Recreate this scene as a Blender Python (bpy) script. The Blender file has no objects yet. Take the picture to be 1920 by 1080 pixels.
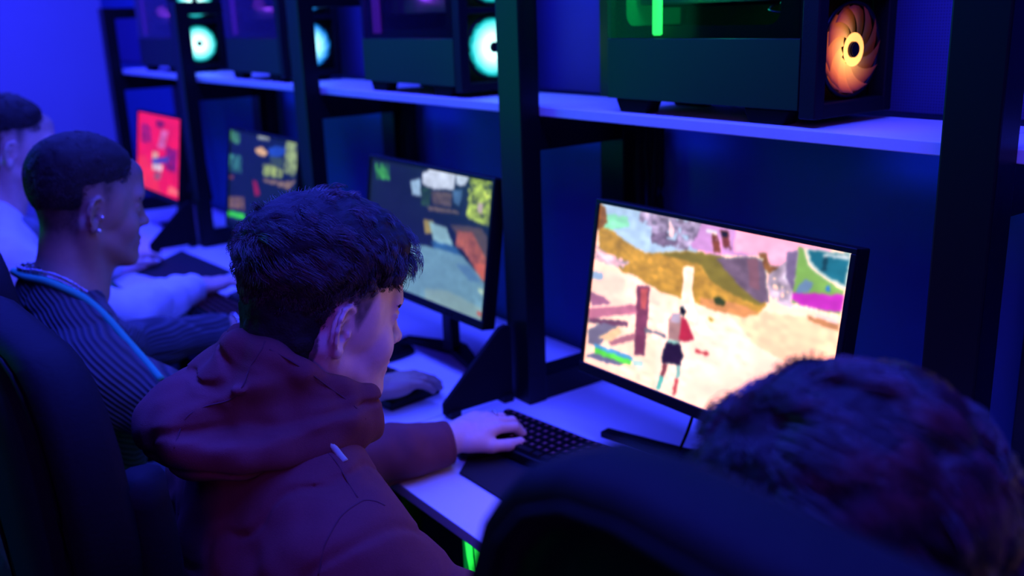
import bpy, bmesh, math, random
import numpy as np
from mathutils import Vector, Matrix

# ------------------------------------------------------------------ camera
H0 = 1.55                                    # eye height above the floor; every z below written as H0 + dz
S = bpy.context.scene
cam_d = bpy.data.cameras.new('camera'); cam = bpy.data.objects.new('camera', cam_d)
S.collection.objects.link(cam); S.camera = cam
rot = Matrix(((0.59301593, -0.19966292, 0.78004283),
              (0.80446247, 0.18811045, -0.56343109),
              (-0.03423791, 0.96163880, 0.27217382)))
cam.matrix_world = Matrix.Translation((0, 0, H0)) @ rot.to_4x4()
cam_d.sensor_width = 36.0; cam_d.lens = 34.28; cam_d.clip_start = 0.02
cam_d.dof.use_dof = True; cam_d.dof.focus_distance = 1.24; cam_d.dof.aperture_fstop = 3.0

# ------------------------------------------------------------------ world, lights, exposure
w = bpy.data.worlds.new('world'); S.world = w; w.use_nodes = True
w.node_tree.nodes['Background'].inputs[0].default_value = (0.01, 0.02, 0.35, 1)
w.node_tree.nodes['Background'].inputs[1].default_value = 0.02
S.view_settings.view_transform = 'Standard'; S.view_settings.look = 'None'
S.view_settings.exposure = 0.0; S.view_settings.gamma = 1.0; S.view_settings.use_curve_mapping = False

def area(name, loc, rot, size, col, power, spread=180):
    l = bpy.data.lights.new(name, 'AREA'); l.shape = 'RECTANGLE'; l.size, l.size_y = size
    l.color = col; l.energy = power; l.spread = math.radians(spread)
    o = bpy.data.objects.new(name, l); S.collection.objects.link(o)
    o.location = loc; o.rotation_euler = [math.radians(a) for a in rot]
    return o
# blue led strip lights on the ceiling along the row of desks
area('ceiling_led_strip', (-2.2, 0.70, 2.72), (4, 0, 0), (4.8, 0.30), (0.031, 0.048, 1.0), 215)
area('ceiling_led_strip', (-5.0, 0.10, 2.72), (0, 0, 0), (1.6, 0.8), (0.020, 0.011, 1.0), 62)
area('ceiling_led_strip', (0.9, -0.6, 2.72), (0, 0, 0), (1.0, 1.4), (0.10, 0.02, 1.0), 18)
# purple lamp over the aisle behind the players, green led strip on the far wall behind them
area('aisle_lamp', (1.1, -1.3, 2.2), (58, 0, 38), (0.8, 0.5), (0.62, 0.10, 1.0), 6)
area('green_led_panel', (-4.9, -2.45, 1.6), (90, 0, -45), (2.2, 1.7), (0.0, 0.75, 0.32), 5.5, 70)

# ------------------------------------------------------------------ materials
MAT = {}
def mat(name, col, rough=0.6, metal=0.0, spec=0.5, noise=0.0, nscale=40, bump=0.0, bscale=200, emit=None, estr=0.0, sheen=0.0, alpha=1.0, trans=0.0):
    m = bpy.data.materials.new(name); m.use_nodes = True
    nt = m.node_tree; b = nt.nodes['Principled BSDF']
    b.inputs['Base Color'].default_value = (*col, 1); b.inputs['Roughness'].default_value = rough
    b.inputs['Metallic'].default_value = metal; b.inputs['Specular IOR Level'].default_value = spec
    if sheen: b.inputs['Sheen Weight'].default_value = sheen
    if trans: b.inputs['Transmission Weight'].default_value = trans
    if alpha < 1: b.inputs['Alpha'].default_value = alpha
    tc = nt.nodes.new('ShaderNodeTexCoord')
    if noise:
        n = nt.nodes.new('ShaderNodeTexNoise'); n.inputs['Scale'].default_value = nscale; n.inputs['Detail'].default_value = 5
        nt.links.new(tc.outputs['Object'], n.inputs['Vector'])
        mx = nt.nodes.new('ShaderNodeMix'); mx.data_type = 'RGBA'
        mx.inputs[6].default_value = (*[c * (1 - noise) for c in col], 1)
        mx.inputs[7].default_value = (*[min(1, c * (1 + noise)) for c in col], 1)
        nt.links.new(n.outputs['Fac'], mx.inputs[0]); nt.links.new(mx.outputs[2], b.inputs['Base Color'])
    if bump:
        n2 = nt.nodes.new('ShaderNodeTexNoise'); n2.inputs['Scale'].default_value = bscale; n2.inputs['Detail'].default_value = 4
        nt.links.new(tc.outputs['Object'], n2.inputs['Vector'])
        bp = nt.nodes.new('ShaderNodeBump'); bp.inputs['Strength'].default_value = bump; bp.inputs['Distance'].default_value = 0.002
        nt.links.new(n2.outputs['Fac'], bp.inputs['Height']); nt.links.new(bp.outputs[0], b.inputs['Normal'])
    if emit:
        b.inputs['Emission Color'].default_value = (*emit, 1); b.inputs['Emission Strength'].default_value = estr
    MAT[name] = m
    return m
mat('desk_white', (0.78, 0.78, 0.78), 0.42, noise=0.06, nscale=6, bump=0.08, bscale=30)
mat('shelf_white', (0.66, 0.66, 0.68), 0.5, noise=0.12, nscale=9, bump=0.1, bscale=40)
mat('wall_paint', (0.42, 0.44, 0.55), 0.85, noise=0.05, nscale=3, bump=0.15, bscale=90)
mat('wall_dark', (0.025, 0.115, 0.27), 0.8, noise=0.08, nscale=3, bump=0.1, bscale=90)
mat('ceiling_paint', (0.10, 0.10, 0.12), 0.9, noise=0.05)
mat('floor_vinyl', (0.03, 0.03, 0.035), 0.55, noise=0.3, nscale=12)
mat('black_steel', (0.0025, 0.003, 0.003), 0.38, 0.0, spec=0.30, noise=0.2, nscale=60, bump=0.05)
mat('case_black', (0.003, 0.007, 0.005), 0.45, spec=0.45, bump=0.05, noise=0.1)
mat('case_front', (0.004, 0.004, 0.005), 0.6, spec=0.2, bump=0.2, bscale=400, noise=0.1)
mat('rubber', (0.004, 0.004, 0.005), 0.8, spec=0.15, noise=0.1)
mat('plastic_black', (0.004, 0.004, 0.005), 0.45, spec=0.22, noise=0.1)
mat('key_black', (0.006, 0.006, 0.008), 0.55, spec=0.2, noise=0.2)
mat('key_print', (0.05, 0.03, 0.05), 0.5, emit=(0.30, 0.05, 0.40), estr=0.07, noise=0.1)
mat('mat_cloth', (0.010, 0.010, 0.012), 0.9, noise=0.3, nscale=300, bump=0.2, bscale=600)
mat('panel_board', (0.006, 0.006, 0.008), 0.8, spec=0.15, noise=0.2, nscale=30)
mat('chair_leather', (0.008, 0.008, 0.011), 0.75, spec=0.12, noise=0.2, nscale=50, bump=0.3, bscale=180)
mat('fabric_navy', (0.010, 0.010, 0.014), 0.9, spec=0.1, noise=0.2, nscale=80, bump=0.3, bscale=400)
mat('denim_dark', (0.02, 0.022, 0.035), 0.9, noise=0.2, nscale=120, bump=0.3, bscale=500)
mat('shoe', (0.05, 0.05, 0.055), 0.7, noise=0.1)
mat('hoodie_maroon', (0.165, 0.036, 0.040), 0.92, noise=0.14, nscale=260, bump=0.35, bscale=900)
mat('rib_maroon', (0.15, 0.033, 0.038), 0.92, noise=0.14, nscale=260, bump=0.35, bscale=900)
mat('seam_maroon', (0.10, 0.022, 0.034), 0.9, noise=0.1)
mat('tshirt_white', (0.40, 0.48, 0.36), 0.9, noise=0.05, bump=0.2)
mat('hoodie_white', (0.72, 0.74, 0.78), 0.92, noise=0.06, nscale=60, bump=0.3, bscale=300)
mat('scarf_grey', (0.20, 0.24, 0.32), 0.92, noise=0.5, nscale=25, bump=0.3, bscale=300)
mat('cyan_trim', (0.04, 0.50, 0.30), 0.85, noise=0.1, bump=0.2)
mat('steel_chain', (0.55, 0.56, 0.6), 0.25, 1.0, noise=0.1)
mat('crystal', (0.9, 0.9, 1.0), 0.08, 0.6, spec=1.0, noise=0.02)
mat('brow_hair', (0.02, 0.012, 0.01), 0.8, noise=0.1)
mat('eye_white', (0.75, 0.75, 0.78), 0.25, noise=0.03)
mat('iris', (0.05, 0.03, 0.02), 0.2, noise=0.1)
mat('pcb', (0.02, 0.05, 0.045), 0.5, noise=0.6, nscale=60)
mat('heatsink', (0.10, 0.14, 0.18), 0.4, 0.7, noise=0.3)
mat('green_tube', (0.1, 0.9, 0.2), 0.4, emit=(0.04, 1.0, 0.13), estr=2.6, noise=0.02)
mat('green_soft', (0.02, 0.3, 0.08), 0.6, emit=(0.0, 0.8, 0.15), estr=0.16, noise=0.2)
mat('purple_soft', (0.2, 0.02, 0.3), 0.6, emit=(0.30, 0.02, 0.85), estr=0.28, noise=0.2)
mat('green_strip', (0.1, 0.9, 0.2), 0.4, emit=(0.02, 0.85, 0.08), estr=1.6, noise=0.02)
m = mat('hair_dark', (0.022, 0.013, 0.012), 0.42, spec=0.6)
m = mat('hair_brown', (0.034, 0.019, 0.017), 0.36, spec=0.8)
m = mat('hair_cap', (0.007, 0.005, 0.006), 0.8, noise=0.4, nscale=150, bump=0.6, bscale=300)
m = mat('hair_tousled', (0.034, 0.018, 0.024), 0.34, spec=0.9)

def glass_mat():
    m = bpy.data.materials.new('tinted_glass'); m.use_nodes = True; nt = m.node_tree
    nt.nodes.remove(nt.nodes['Principled BSDF']); out = nt.nodes['Material Output']
    tr = nt.nodes.new('ShaderNodeBsdfTransparent'); tr.inputs[0].default_value = (0.62, 0.66, 0.66, 1)
    gl = nt.nodes.new('ShaderNodeBsdfGlossy'); gl.inputs['Roughness'].default_value = 0.05
    lw = nt.nodes.new('ShaderNodeLayerWeight'); lw.inputs[0].default_value = 0.5; fr = nt.nodes.new('ShaderNodeMath'); fr.operation = 'POWER'; fr.inputs[1].default_value = 4.0; nt.links.new(lw.outputs['Facing'], fr.inputs[0])
    mx = nt.nodes.new('ShaderNodeMixShader')
    nt.links.new(fr.outputs[0], mx.inputs[0]); nt.links.new(tr.outputs[0], mx.inputs[1]); nt.links.new(gl.outputs[0], mx.inputs[2])
    nt.links.new(mx.outputs[0], out.inputs[0]); MAT['tinted_glass'] = m
glass_mat()

def skin_mat(name, base, lipc, hairc):
    m = bpy.data.materials.new(name); m.use_nodes = True; nt = m.node_tree; b = nt.nodes['Principled BSDF']
    b.inputs['Roughness'].default_value = 0.5; b.inputs['Specular IOR Level'].default_value = 0.4
    b.inputs['Subsurface Weight'].default_value = 0.08; b.inputs['Subsurface Radius'].default_value = (0.01, 0.004, 0.002)
    a = nt.nodes.new('ShaderNodeAttribute'); a.attribute_name = 'tint'
    sep = nt.nodes.new('ShaderNodeSeparateColor'); nt.links.new(a.outputs['Color'], sep.inputs[0])
    tc = nt.nodes.new('ShaderNodeTexCoord'); n = nt.nodes.new('ShaderNodeTexNoise'); n.inputs['Scale'].default_value = 90; n.inputs['Detail'].default_value = 6
    nt.links.new(tc.outputs['Object'], n.inputs['Vector'])
    def mix(f, c1, c2):
        x = nt.nodes.new('ShaderNodeMix'); x.data_type = 'RGBA'
        for v, i in ((f, 0), (c1, 6), (c2, 7)):
            if isinstance(v, tuple): x.inputs[i].default_value = (*v, 1)
            elif isinstance(v, float): x.inputs[i].default_value = v
            else: nt.links.new(v, x.inputs[i])
        return x.outputs[2]
    c = mix(n.outputs['Fac'], tuple(k * 0.88 for k in base), tuple(min(1, k * 1.1) for k in base))
    c = mix(sep.outputs[0], c, lipc)
    c = mix(sep.outputs[1], c, hairc)
    nt.links.new(c, b.inputs['Base Color'])
    bp = nt.nodes.new('ShaderNodeBump'); bp.inputs['Strength'].default_value = 0.12; bp.inputs['Distance'].default_value = 0.0015
    n2 = nt.nodes.new('ShaderNodeTexNoise'); n2.inputs['Scale'].default_value = 450; nt.links.new(tc.outputs['Object'], n2.inputs['Vector'])
    nt.links.new(n2.outputs['Fac'], bp.inputs['Height']); nt.links.new(bp.outputs[0], b.inputs['Normal'])
    MAT[name] = m
skin_mat('skin', (0.72, 0.48, 0.40), (0.50, 0.16, 0.16), (0.030, 0.020, 0.022))
skin_mat('skin_tan', (0.36, 0.235, 0.175), (0.34, 0.12, 0.12), (0.020, 0.014, 0.018))

def knit_mat():
    m = mat('knit_blue', (0.11, 0.13, 0.24), 0.95, sheen=0.1)
    nt = m.node_tree; b = nt.nodes['Principled BSDF']
    at = nt.nodes.new('ShaderNodeAttribute'); at.attribute_name = 'rib'
    wv = nt.nodes.new('ShaderNodeTexWave'); wv.wave_type = 'BANDS'; wv.bands_direction = 'X'; wv.inputs['Scale'].default_value = 1.0; wv.inputs['Distortion'].default_value = 0.4
    wv.inputs['Detail'].default_value = 1.5
    nt.links.new(at.outputs['Vector'], wv.inputs['Vector'])
    cr = nt.nodes.new('ShaderNodeMix'); cr.data_type = 'RGBA'
    cr.inputs[6].default_value = (0.030, 0.034, 0.045, 1); cr.inputs[7].default_value = (0.070, 0.080, 0.105, 1)
    nt.links.new(wv.outputs['Fac'], cr.inputs[0]); nt.links.new(cr.outputs[2], b.inputs['Base Color'])
    bp = nt.nodes.new('ShaderNodeBump'); bp.inputs['Strength'].default_value = 0.9; bp.inputs['Distance'].default_value = 0.004
    nt.links.new(wv.outputs['Fac'], bp.inputs['Height']); nt.links.new(bp.outputs[0], b.inputs['Normal'])
knit_mat()

def perforated_mat():
    # fine perforated acoustic sheet on the rear wall
    m = mat('wall_perforated', (0.30, 0.33, 0.50), 0.8)
    nt = m.node_tree; b = nt.nodes['Principled BSDF']; tc = nt.nodes.new('ShaderNodeTexCoord')
    v = nt.nodes.new('ShaderNodeTexVoronoi'); v.inputs['Scale'].default_value = 210; v.inputs['Randomness'].default_value = 0.0
    nt.links.new(tc.outputs['Object'], v.inputs['Vector'])
    r = nt.nodes.new('ShaderNodeMapRange'); r.inputs[1].default_value = 0.25; r.inputs[2].default_value = 0.45
    nt.links.new(v.outputs['Distance'], r.inputs[0])
    mx = nt.nodes.new('ShaderNodeMix'); mx.data_type = 'RGBA'
    mx.inputs[6].default_value = (0.02, 0.02, 0.05, 1); mx.inputs[7].default_value = (0.05, 0.05, 0.19, 1)
    nt.links.new(r.outputs[0], mx.inputs[0]); nt.links.new(mx.outputs[2], b.inputs['Base Color'])
perforated_mat()

def fan_mat(name, inner, outer, strength):
    # glowing fan blades: led ring round the hub, light falling off along the blade
    m = bpy.data.materials.new(name); m.use_nodes = True; nt = m.node_tree; b = nt.nodes['Principled BSDF']
    b.inputs['Base Color'].default_value = (0.012, 0.012, 0.012, 1)
    a = nt.nodes.new('ShaderNodeAttribute'); a.attribute_name = 'glow'
    s = nt.nodes.new('ShaderNodeSeparateColor'); nt.links.new(a.outputs['Color'], s.inputs[0])
    mx = nt.nodes.new('ShaderNodeMix'); mx.data_type = 'RGBA'; mx.inputs[6].default_value = (*outer, 1); mx.inputs[7].default_value = (*inner, 1)
    nt.links.new(s.outputs[0], mx.inputs[0]); nt.links.new(mx.outputs[2], b.inputs['Emission Color'])
    mu = nt.nodes.new('ShaderNodeMath'); mu.operation = 'MULTIPLY'; mu.inputs[1].default_value = strength
    nt.links.new(s.outputs[1], mu.inputs[0]); nt.links.new(mu.outputs[0], b.inputs['Emission Strength'])
    MAT[name] = m
fan_mat('fan_orange', (1.0, 0.42, 0.10), (0.9, 0.10, 0.025), 2.3)
fan_mat('fan_cyan', (0.55, 1.0, 0.95), (0.0, 0.75, 0.75), 2.6)
fan_mat('fan_blue', (0.35, 0.9, 1.0), (0.0, 0.28, 1.0), 2.4)

def screen_mat():
    m = bpy.data.materials.new('screen_picture'); m.use_nodes = True; nt = m.node_tree; b = nt.nodes['Principled BSDF']
    b.inputs['Base Color'].default_value = (0.01, 0.01, 0.01, 1); b.inputs['Roughness'].default_value = 0.35
    a = nt.nodes.new('ShaderNodeAttribute'); a.attribute_name = 'picture'
    nt.links.new(a.outputs['Color'], b.inputs['Emission Color']); b.inputs['Emission Strength'].default_value = 1.0
    MAT['screen_picture'] = m
screen_mat()

# ------------------------------------------------------------------ helpers
COL = S.collection
def mesh_obj(name, verts, faces, m, parent=None, smooth=False, loc=(0, 0, 0), rot=(0, 0, 0)):
    me = bpy.data.meshes.new(name); me.from_pydata([tuple(v) for v in verts], [], [tuple(f) for f in faces]); me.update()
    if m: me.materials.append(MAT[m])
    if smooth: me.shade_smooth()
    o = bpy.data.objects.new(name, me); COL.objects.link(o); o.location = loc; o.rotation_euler = rot
    if parent: o.parent = parent
    return o
def bm_obj(name, bm, m, parent=None, smooth=False, loc=(0, 0, 0), rot=(0, 0, 0)):
    me = bpy.data.meshes.new(name); bm.to_mesh(me); bm.free()
    if m: me.materials.append(MAT[m])
    if smooth: me.shade_smooth()
    o = bpy.data.objects.new(name, me); COL.objects.link(o); o.location = loc; o.rotation_euler = rot
    if parent: o.parent = parent
    return o
def add_box(bm, lo, hi, bev=0.0, seg=2):
    r = bmesh.ops.create_cube(bm, size=1.0)['verts']
    c = [(a + b) / 2 for a, b in zip(lo, hi)]; s = [b - a for a, b in zip(lo, hi)]
    for v in r: v.co = Vector((c[i] + v.co[i] * s[i] for i in range(3)))
    if bev:
        es = list({e for v in r for e in v.link_edges})
        bmesh.ops.bevel(bm, geom=es, offset=bev, segments=seg, affect='EDGES', profile=0.6)
def box(name, lo, hi, m, parent=None, bev=0.002, seg=2):
    bm = bmesh.new(); add_box(bm, lo, hi, bev, seg); return bm_obj(name, bm, m, parent)
def thing(name, label, cat, loc=(0, 0, 0), rotz=0.0, group=None):
    o = bpy.data.objects.new(name, None); COL.objects.link(o); o.empty_display_size = 0.05
    o.location = loc; o.rotation_euler = (0, 0, rotz); o['label'] = label; o['category'] = cat
    if group: o['group'] = group
    return o
def struct(o): o['kind'] = 'structure'; return o
def dup(o, parent=None):
    c = o.copy(); COL.objects.link(c); c.parent = parent
    for ch in list(o.children): dup(ch, c)
    return c
def prism(name, pts, depth, m, parent=None, bev=0.0, seg=2, axis='y', y0=0.0, smooth=False):
    # outline (x, z) extruded along y
    bm = bmesh.new(); vs = [bm.verts.new((x, y0, z)) for x, z in pts]
    f = bm.faces.new(vs); r = bmesh.ops.extrude_face_region(bm, geom=[f])
    for v in [g for g in r['geom'] if isinstance(g, bmesh.types.BMVert)]: v.co.y += depth
    bmesh.ops.recalc_face_normals(bm, faces=bm.faces)
    if bev: bmesh.ops.bevel(bm, geom=[e for e in bm.edges if not (abs(e.verts[0].co.y - e.verts[1].co.y) > 1e-5)], offset=bev, segments=seg, affect='EDGES', profile=0.5)
    return bm_obj(name, bm, m, parent, smooth)
def tube_data(pts, r, n=8, closed=False):
    P = [Vector(p) for p in pts]; V = []; F = []; up = Vector((0, 0, 1)); R = r if hasattr(r, '__len__') else [r] * len(P)
    for i, p in enumerate(P):
        if closed: t = (P[(i + 1) % len(P)] - P[i - 1]).normalized()
        else: t = (P[min(i + 1, len(P) - 1)] - P[max(i - 1, 0)]).normalized()
        a = t.cross(up); a = a.normalized() if a.length > 1e-3 else t.cross(Vector((1, 0, 0))).normalized()
        b = t.cross(a).normalized()
        for k in range(n):
            th = 2 * math.pi * k / n; V.append(p + (a * math.cos(th) + b * math.sin(th)) * R[i])
    m = len(P)
    for i in range(m if closed else m - 1):
        for k in range(n):
            j = (i + 1) % m; F.append((i * n + k, i * n + (k + 1) % n, j * n + (k + 1) % n, j * n + k))
    if not closed:
        F.append(tuple(range(n - 1, -1, -1))); F.append(tuple((m - 1) * n + k for k in range(n)))
    return V, F
def tube(name, pts, r, m, parent=None, n=8, closed=False):
    V, F = tube_data(pts, r, n, closed); return mesh_obj(name, V, F, m, parent, smooth=True)
def spline(pts, k=8):
    P = [Vector(p) for p in pts]; P = [P[0] * 2 - P[1]] + P + [P[-1] * 2 - P[-2]]; out = []
    for i in range(1, len(P) - 2):
        for j in range(k):
            t = j / k; a, b, c, d = P[i - 1:i + 3]
            out.append(0.5 * ((2 * b) + (c - a) * t + (2 * a - 5 * b + 4 * c - d) * t * t + (3 * b - a - 3 * c + d) * t ** 3))
    out.append(P[-2]); return out
def cyl(name, c, r, h, m, parent=None, n=24, axis='z', r2=None, bev=0.0):
    bm = bmesh.new(); bmesh.ops.create_cone(bm, cap_ends=True, segments=n, radius1=r, radius2=r if r2 is None else r2, depth=h)
    if bev: bmesh.ops.bevel(bm, geom=[e for e in bm.edges if abs(e.verts[0].co.z - e.verts[1].co.z) < 1e-6], offset=bev, segments=2, affect='EDGES')
    R = {'z': Matrix.Identity(3), 'x': Matrix.Rotation(math.pi / 2, 3, 'Y'), 'y': Matrix.Rotation(math.pi / 2, 3, 'X')}[axis]
    bmesh.ops.transform(bm, matrix=Matrix.Translation(c) @ R.to_4x4(), verts=bm.verts)
    return bm_obj(name, bm, m, parent)

# ------------------------------------------------------------------ the setting
Z_DESK = H0 - 0.805; Z_SHELF = H0 - 0.182          # top faces
struct(box('floor', (-6.2, -2.6, -0.06), (2.2, 1.55, 0.0), 'floor_vinyl', bev=0))
struct(box('ceiling', (-6.2, -2.6, 2.8), (2.2, 1.55, 2.86), 'ceiling_paint', bev=0))
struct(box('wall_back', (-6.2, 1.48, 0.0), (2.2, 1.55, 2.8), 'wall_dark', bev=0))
struct(box('wall_left', (-5.86, -2.6, 0.0), (-5.78, 1.48, 2.8), 'wall_paint', bev=0))
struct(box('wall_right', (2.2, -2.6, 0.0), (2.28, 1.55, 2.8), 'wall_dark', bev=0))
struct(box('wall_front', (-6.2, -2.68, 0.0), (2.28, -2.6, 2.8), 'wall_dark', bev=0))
struct(box('baseboard_back', (-5.78, 1.465, 0.0), (2.2, 1.48, 0.09), 'black_steel', bev=0.002))
struct(box('trim_1', (-5.78, 1.470, Z_SHELF + 0.002), (2.2, 1.48, H0 + 0.075), 'wall_perforated', bev=0.001))

POST = [-4.552, -3.61, -2.604, -1.617, -0.669, 0.31]   # left faces of the front uprights
PW, PD = 0.075, 0.047
NAMES = ['farthest, by the bare blue wall', 'second from the far end, behind the red screen', 'third from the far end, rising behind the curly head',
         'beside the large bright game screen', 'thick and nearest, right of the bright game screen', 'at the right end']
# ---- upright frames
fr = None
for i, x in enumerate(POST):
    lab = 'black steel rack frame, ' + NAMES[i]
    if i == 0:
        fr = thing('rack_frame', lab, 'rack', (x, 1.15, Z_DESK), 0, 'rack frames between the desks')
        h = 0.805 + 0.075
        box('upright', (0, 0, 0), (PW, PD, h), 'black_steel', fr, 0.003)
        box('upright', (0, 0.27, 0), (PW, 0.27 + PD, h), 'black_steel', fr, 0.003)
        box('top_rail', (0.01, PD, h - 0.045), (PW - 0.01, 0.27, h - 0.001), 'black_steel', fr, 0.002)
        box('shelf_rail', (0.01, PD, 0.535), (PW - 0.01, 0.27, 0.602), 'black_steel', fr, 0.002)
        box('foot_rail', (0.006, PD, 0.0), (PW - 0.006, 0.27, 0.055), 'black_steel', fr, 0.002)
    else:
        c = dup(fr); c.location = (x, 1.15, Z_DESK); c['label'] = lab
# ---- shelf boards
def board_mesh(name, x0, x1, label):
    o = box(name, (x0, 1.198, Z_SHELF - 0.018), (x1, 1.419, Z_SHELF), 'shelf_white', None, 0.0015)
    o['label'] = label; o['category'] = 'shelf'; o['group'] = 'white shelf boards'
SL = ['white shelf board of the farthest bay, against the bare blue wall', 'white shelf board above the dark green-lit game screen, second bay',
      'white shelf board above the half-hidden screen behind the boy in maroon', 'white shelf board under the computer with the green light tube', 'white shelf board beyond the thick nearest upright']
for i in range(5): board_mesh('shelf_board', POST[i] + (PW if i == 0 else 0.004) - (0.0 if i else 0.07), POST[i + 1] + 0.002, SL[i])

# ---- desks
DX = [-4.60, -3.585, -2.575, -1.625, -0.63, 0.40]
DL = ['white desk at the far end, under the red screen', 'white desk under the dark screen, with the white sleeves on it', 'white desk in front of the player in the knitted sweater',
      'white desk under the large bright game screen', 'white desk of the player in the right foreground']
for i in range(5):
    a, b = DX[i], DX[i + 1]
    d = thing('desk', DL[i], 'desk', ((a + b) / 2, 1.1, 0), 0, 'white desks in a row')
    hw = (b - a) / 2 - 0.002
    box('desktop', (-hw, -0.345, Z_DESK - 0.022), (hw, 0.362, Z_DESK), 'desk_white', d, 0.002)
    box('crossbar', (-hw + 0.09, 0.20, Z_DESK - 0.09), (hw - 0.09, 0.225, Z_DESK - 0.045), 'black_steel', d)
    for sx in (-1, 1):
        for y0 in (-0.27, 0.28):
            box('leg', (sx * (hw - 0.06) - 0.02, y0, 0.0), (sx * (hw - 0.06) + 0.02, y0 + 0.04, Z_DESK - 0.022), 'black_steel', d)
        box('side_bar', (sx * (hw - 0.06) - 0.015, -0.23, Z_DESK - 0.062), (sx * (hw - 0.06) + 0.015, 0.28, Z_DESK - 0.024), 'black_steel', d)

# ---- slanted divider panels clamped on the desks in front of each upright
PL = ['black slanted divider panel at the far end, left of the red screen', 'black slanted divider panel under the red screen', 'black slanted divider panel hidden behind the boy in maroon',
      'black slanted divider panel between the boy in maroon and the next desk']
for i in range(4):
    d = thing('divider_panel', PL[i], 'divider', (POST[i] + 0.012, 1.145, Z_DESK), 0, 'divider panels beside the uprights')
    prof = [(-0.175, 0.010), (-0.175, 0.035), (-0.03, 0.168), (-0.012, 0.172), (0.0, 0.165), (0.0, 0.010)]
    bm = bmesh.new(); vs = [bm.verts.new((0, y, z)) for y, z in prof]; f = bm.faces.new(vs)
    r = bmesh.ops.extrude_face_region(bm, geom=[f])
    for v in [g for g in r['geom'] if isinstance(g, bmesh.types.BMVert)]: v.co.x += 0.012
    bmesh.ops.recalc_face_normals(bm, faces=bm.faces)
    bmesh.ops.bevel(bm, geom=bm.edges[:], offset=0.0015, segments=1, affect='EDGES')
    bm_obj('panel', bm, 'panel_board', d)
    for y in (-0.165, -0.03): box('clamp', (-0.008, y, 0.0), (0.020, y + 0.026, 0.018), 'plastic_black', d, 0.002)

# ------------------------------------------------------------------ monitors
def srgb(c): c = c / 255.0; return np.where(c <= 0.04045, c / 12.92, ((c + 0.055) / 1.055) ** 2.4)
def vnoise(u, v, s, seed):
    rs = np.random.RandomState(seed); g = rs.rand(s + 2, s + 2)
    x = u * s; y = v * s; xi = np.clip(x.astype(int), 0, s); yi = np.clip(y.astype(int), 0, s); fx = x - xi; fy = y - yi
    fx = fx * fx * (3 - 2 * fx); fy = fy * fy * (3 - 2 * fy)
    return (g[yi, xi] * (1 - fx) + g[yi, xi + 1] * fx) * (1 - fy) + (g[yi + 1, xi] * (1 - fx) + g[yi + 1, xi + 1] * fx) * fy
def paint(shapes, W, Hh, base, blur=1, seed=1):
    u, v = np.meshgrid((np.arange(W) + 0.5) / W, (np.arange(Hh) + 0.5) / Hh)
    img = np.ones((Hh, W, 3)) * np.array(base, float)
    n1 = vnoise(u, v, 26, seed); n2 = vnoise(u, v, 60, seed + 1); n3 = vnoise(u, v, 60, seed + 5)
    wx = u + (n2 - 0.5) * 0.006; wy = v + (n3 - 0.5) * 0.010
    for sh in shapes:
        kind, col, pts = sh[0], np.array(sh[1], float), sh[2]
        ins = np.zeros(u.shape, bool); n = len(pts)
        X, Y = (wx, wy)
        for i in range(n):
            x0, y0 = pts[i]; x1, y1 = pts[(i + 1) % n]
            if y0 == y1: continue
            c = ((y0 > Y) != (y1 > Y)) & (X < (x1 - x0) * (Y - y0) / (y1 - y0) + x0)
            ins ^= c
        if kind == 'n':
            amt = sh[3] if len(sh) > 3 else 0.15
            t = (n1 * 0.5 + n2 * 0.5 - 0.5) * 2
            if amt >= 0.29: ins &= (n2 + 0.25 > 0.42)
            colr = np.clip(col * (1 + amt * 1.3 * t[..., None]), 0, 255)
            img[ins] = colr[ins]
        else: img[ins] = np.clip(col * (1 + 0.05 * (n1 - 0.5)[..., None] * np.ones(3)), 0, 255)[ins]
    img = img * (0.93 + 0.14 * vnoise(u, v, 9, seed + 8) * vnoise(u, v, 40, seed + 9) * 2)[..., None]
    for _ in range(blur):
        p = np.pad(img, ((1, 1), (1, 1), (0, 0)), 'edge')
        img = (p[:-2, 1:-1] + p[2:, 1:-1] + p[1:-1, :-2] + p[1:-1, 2:] + 2 * p[1:-1, 1:-1]) / 6
    return img
def screen_mesh(img, w, h, gain, warm=0.0):
    Hh, W = img.shape[:2]
    xs = np.linspace(-w / 2, w / 2, W + 1); zs = np.linspace(-h / 2, h / 2, Hh + 1)
    gx, gz = np.meshgrid(xs, zs); V = np.stack([gx, np.zeros_like(gx), gz], -1).reshape(-1, 3)
    idx = np.arange((W + 1) * (Hh + 1)).reshape(Hh + 1, W + 1)
    F = np.stack([idx[:-1, :-1], idx[:-1, 1:], idx[1:, 1:], idx[1:, :-1]], -1).reshape(-1, 4)
    me = bpy.data.meshes.new('display'); me.vertices.add(len(V)); me.vertices.foreach_set('co', V.ravel())
    me.loops.add(F.size); me.loops.foreach_set('vertex_index', F.ravel()); me.polygons.add(len(F))
    me.polygons.foreach_set('loop_start', np.arange(0, F.size, 4)); me.update(calc_edges=True)
    a = me.attributes.new('picture', 'FLOAT_COLOR', 'POINT')
    p = np.pad(img, ((0, 1), (0, 1), (0, 0)), 'edge')
    c = np.ones(((W + 1) * (Hh + 1), 4)); L_ = srgb(p.reshape(-1, 3)); s_ = (np.clip((L_.mean(1) - 0.45) / 0.35, 0, 1) * np.clip((L_[:, 0] - L_[:, 2]) / 0.12, 0, 1))[:, None]
    c[:, :3] = L_ * gain * (1 + s_ * np.array([warm, 0.10 * warm, 0.0]))   # bright areas boosted towards red, added so the screen throws warmer light
    a.data.foreach_set('color', c.ravel().astype(np.float32)); me.materials.append(MAT['screen_picture'])
    return me
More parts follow.
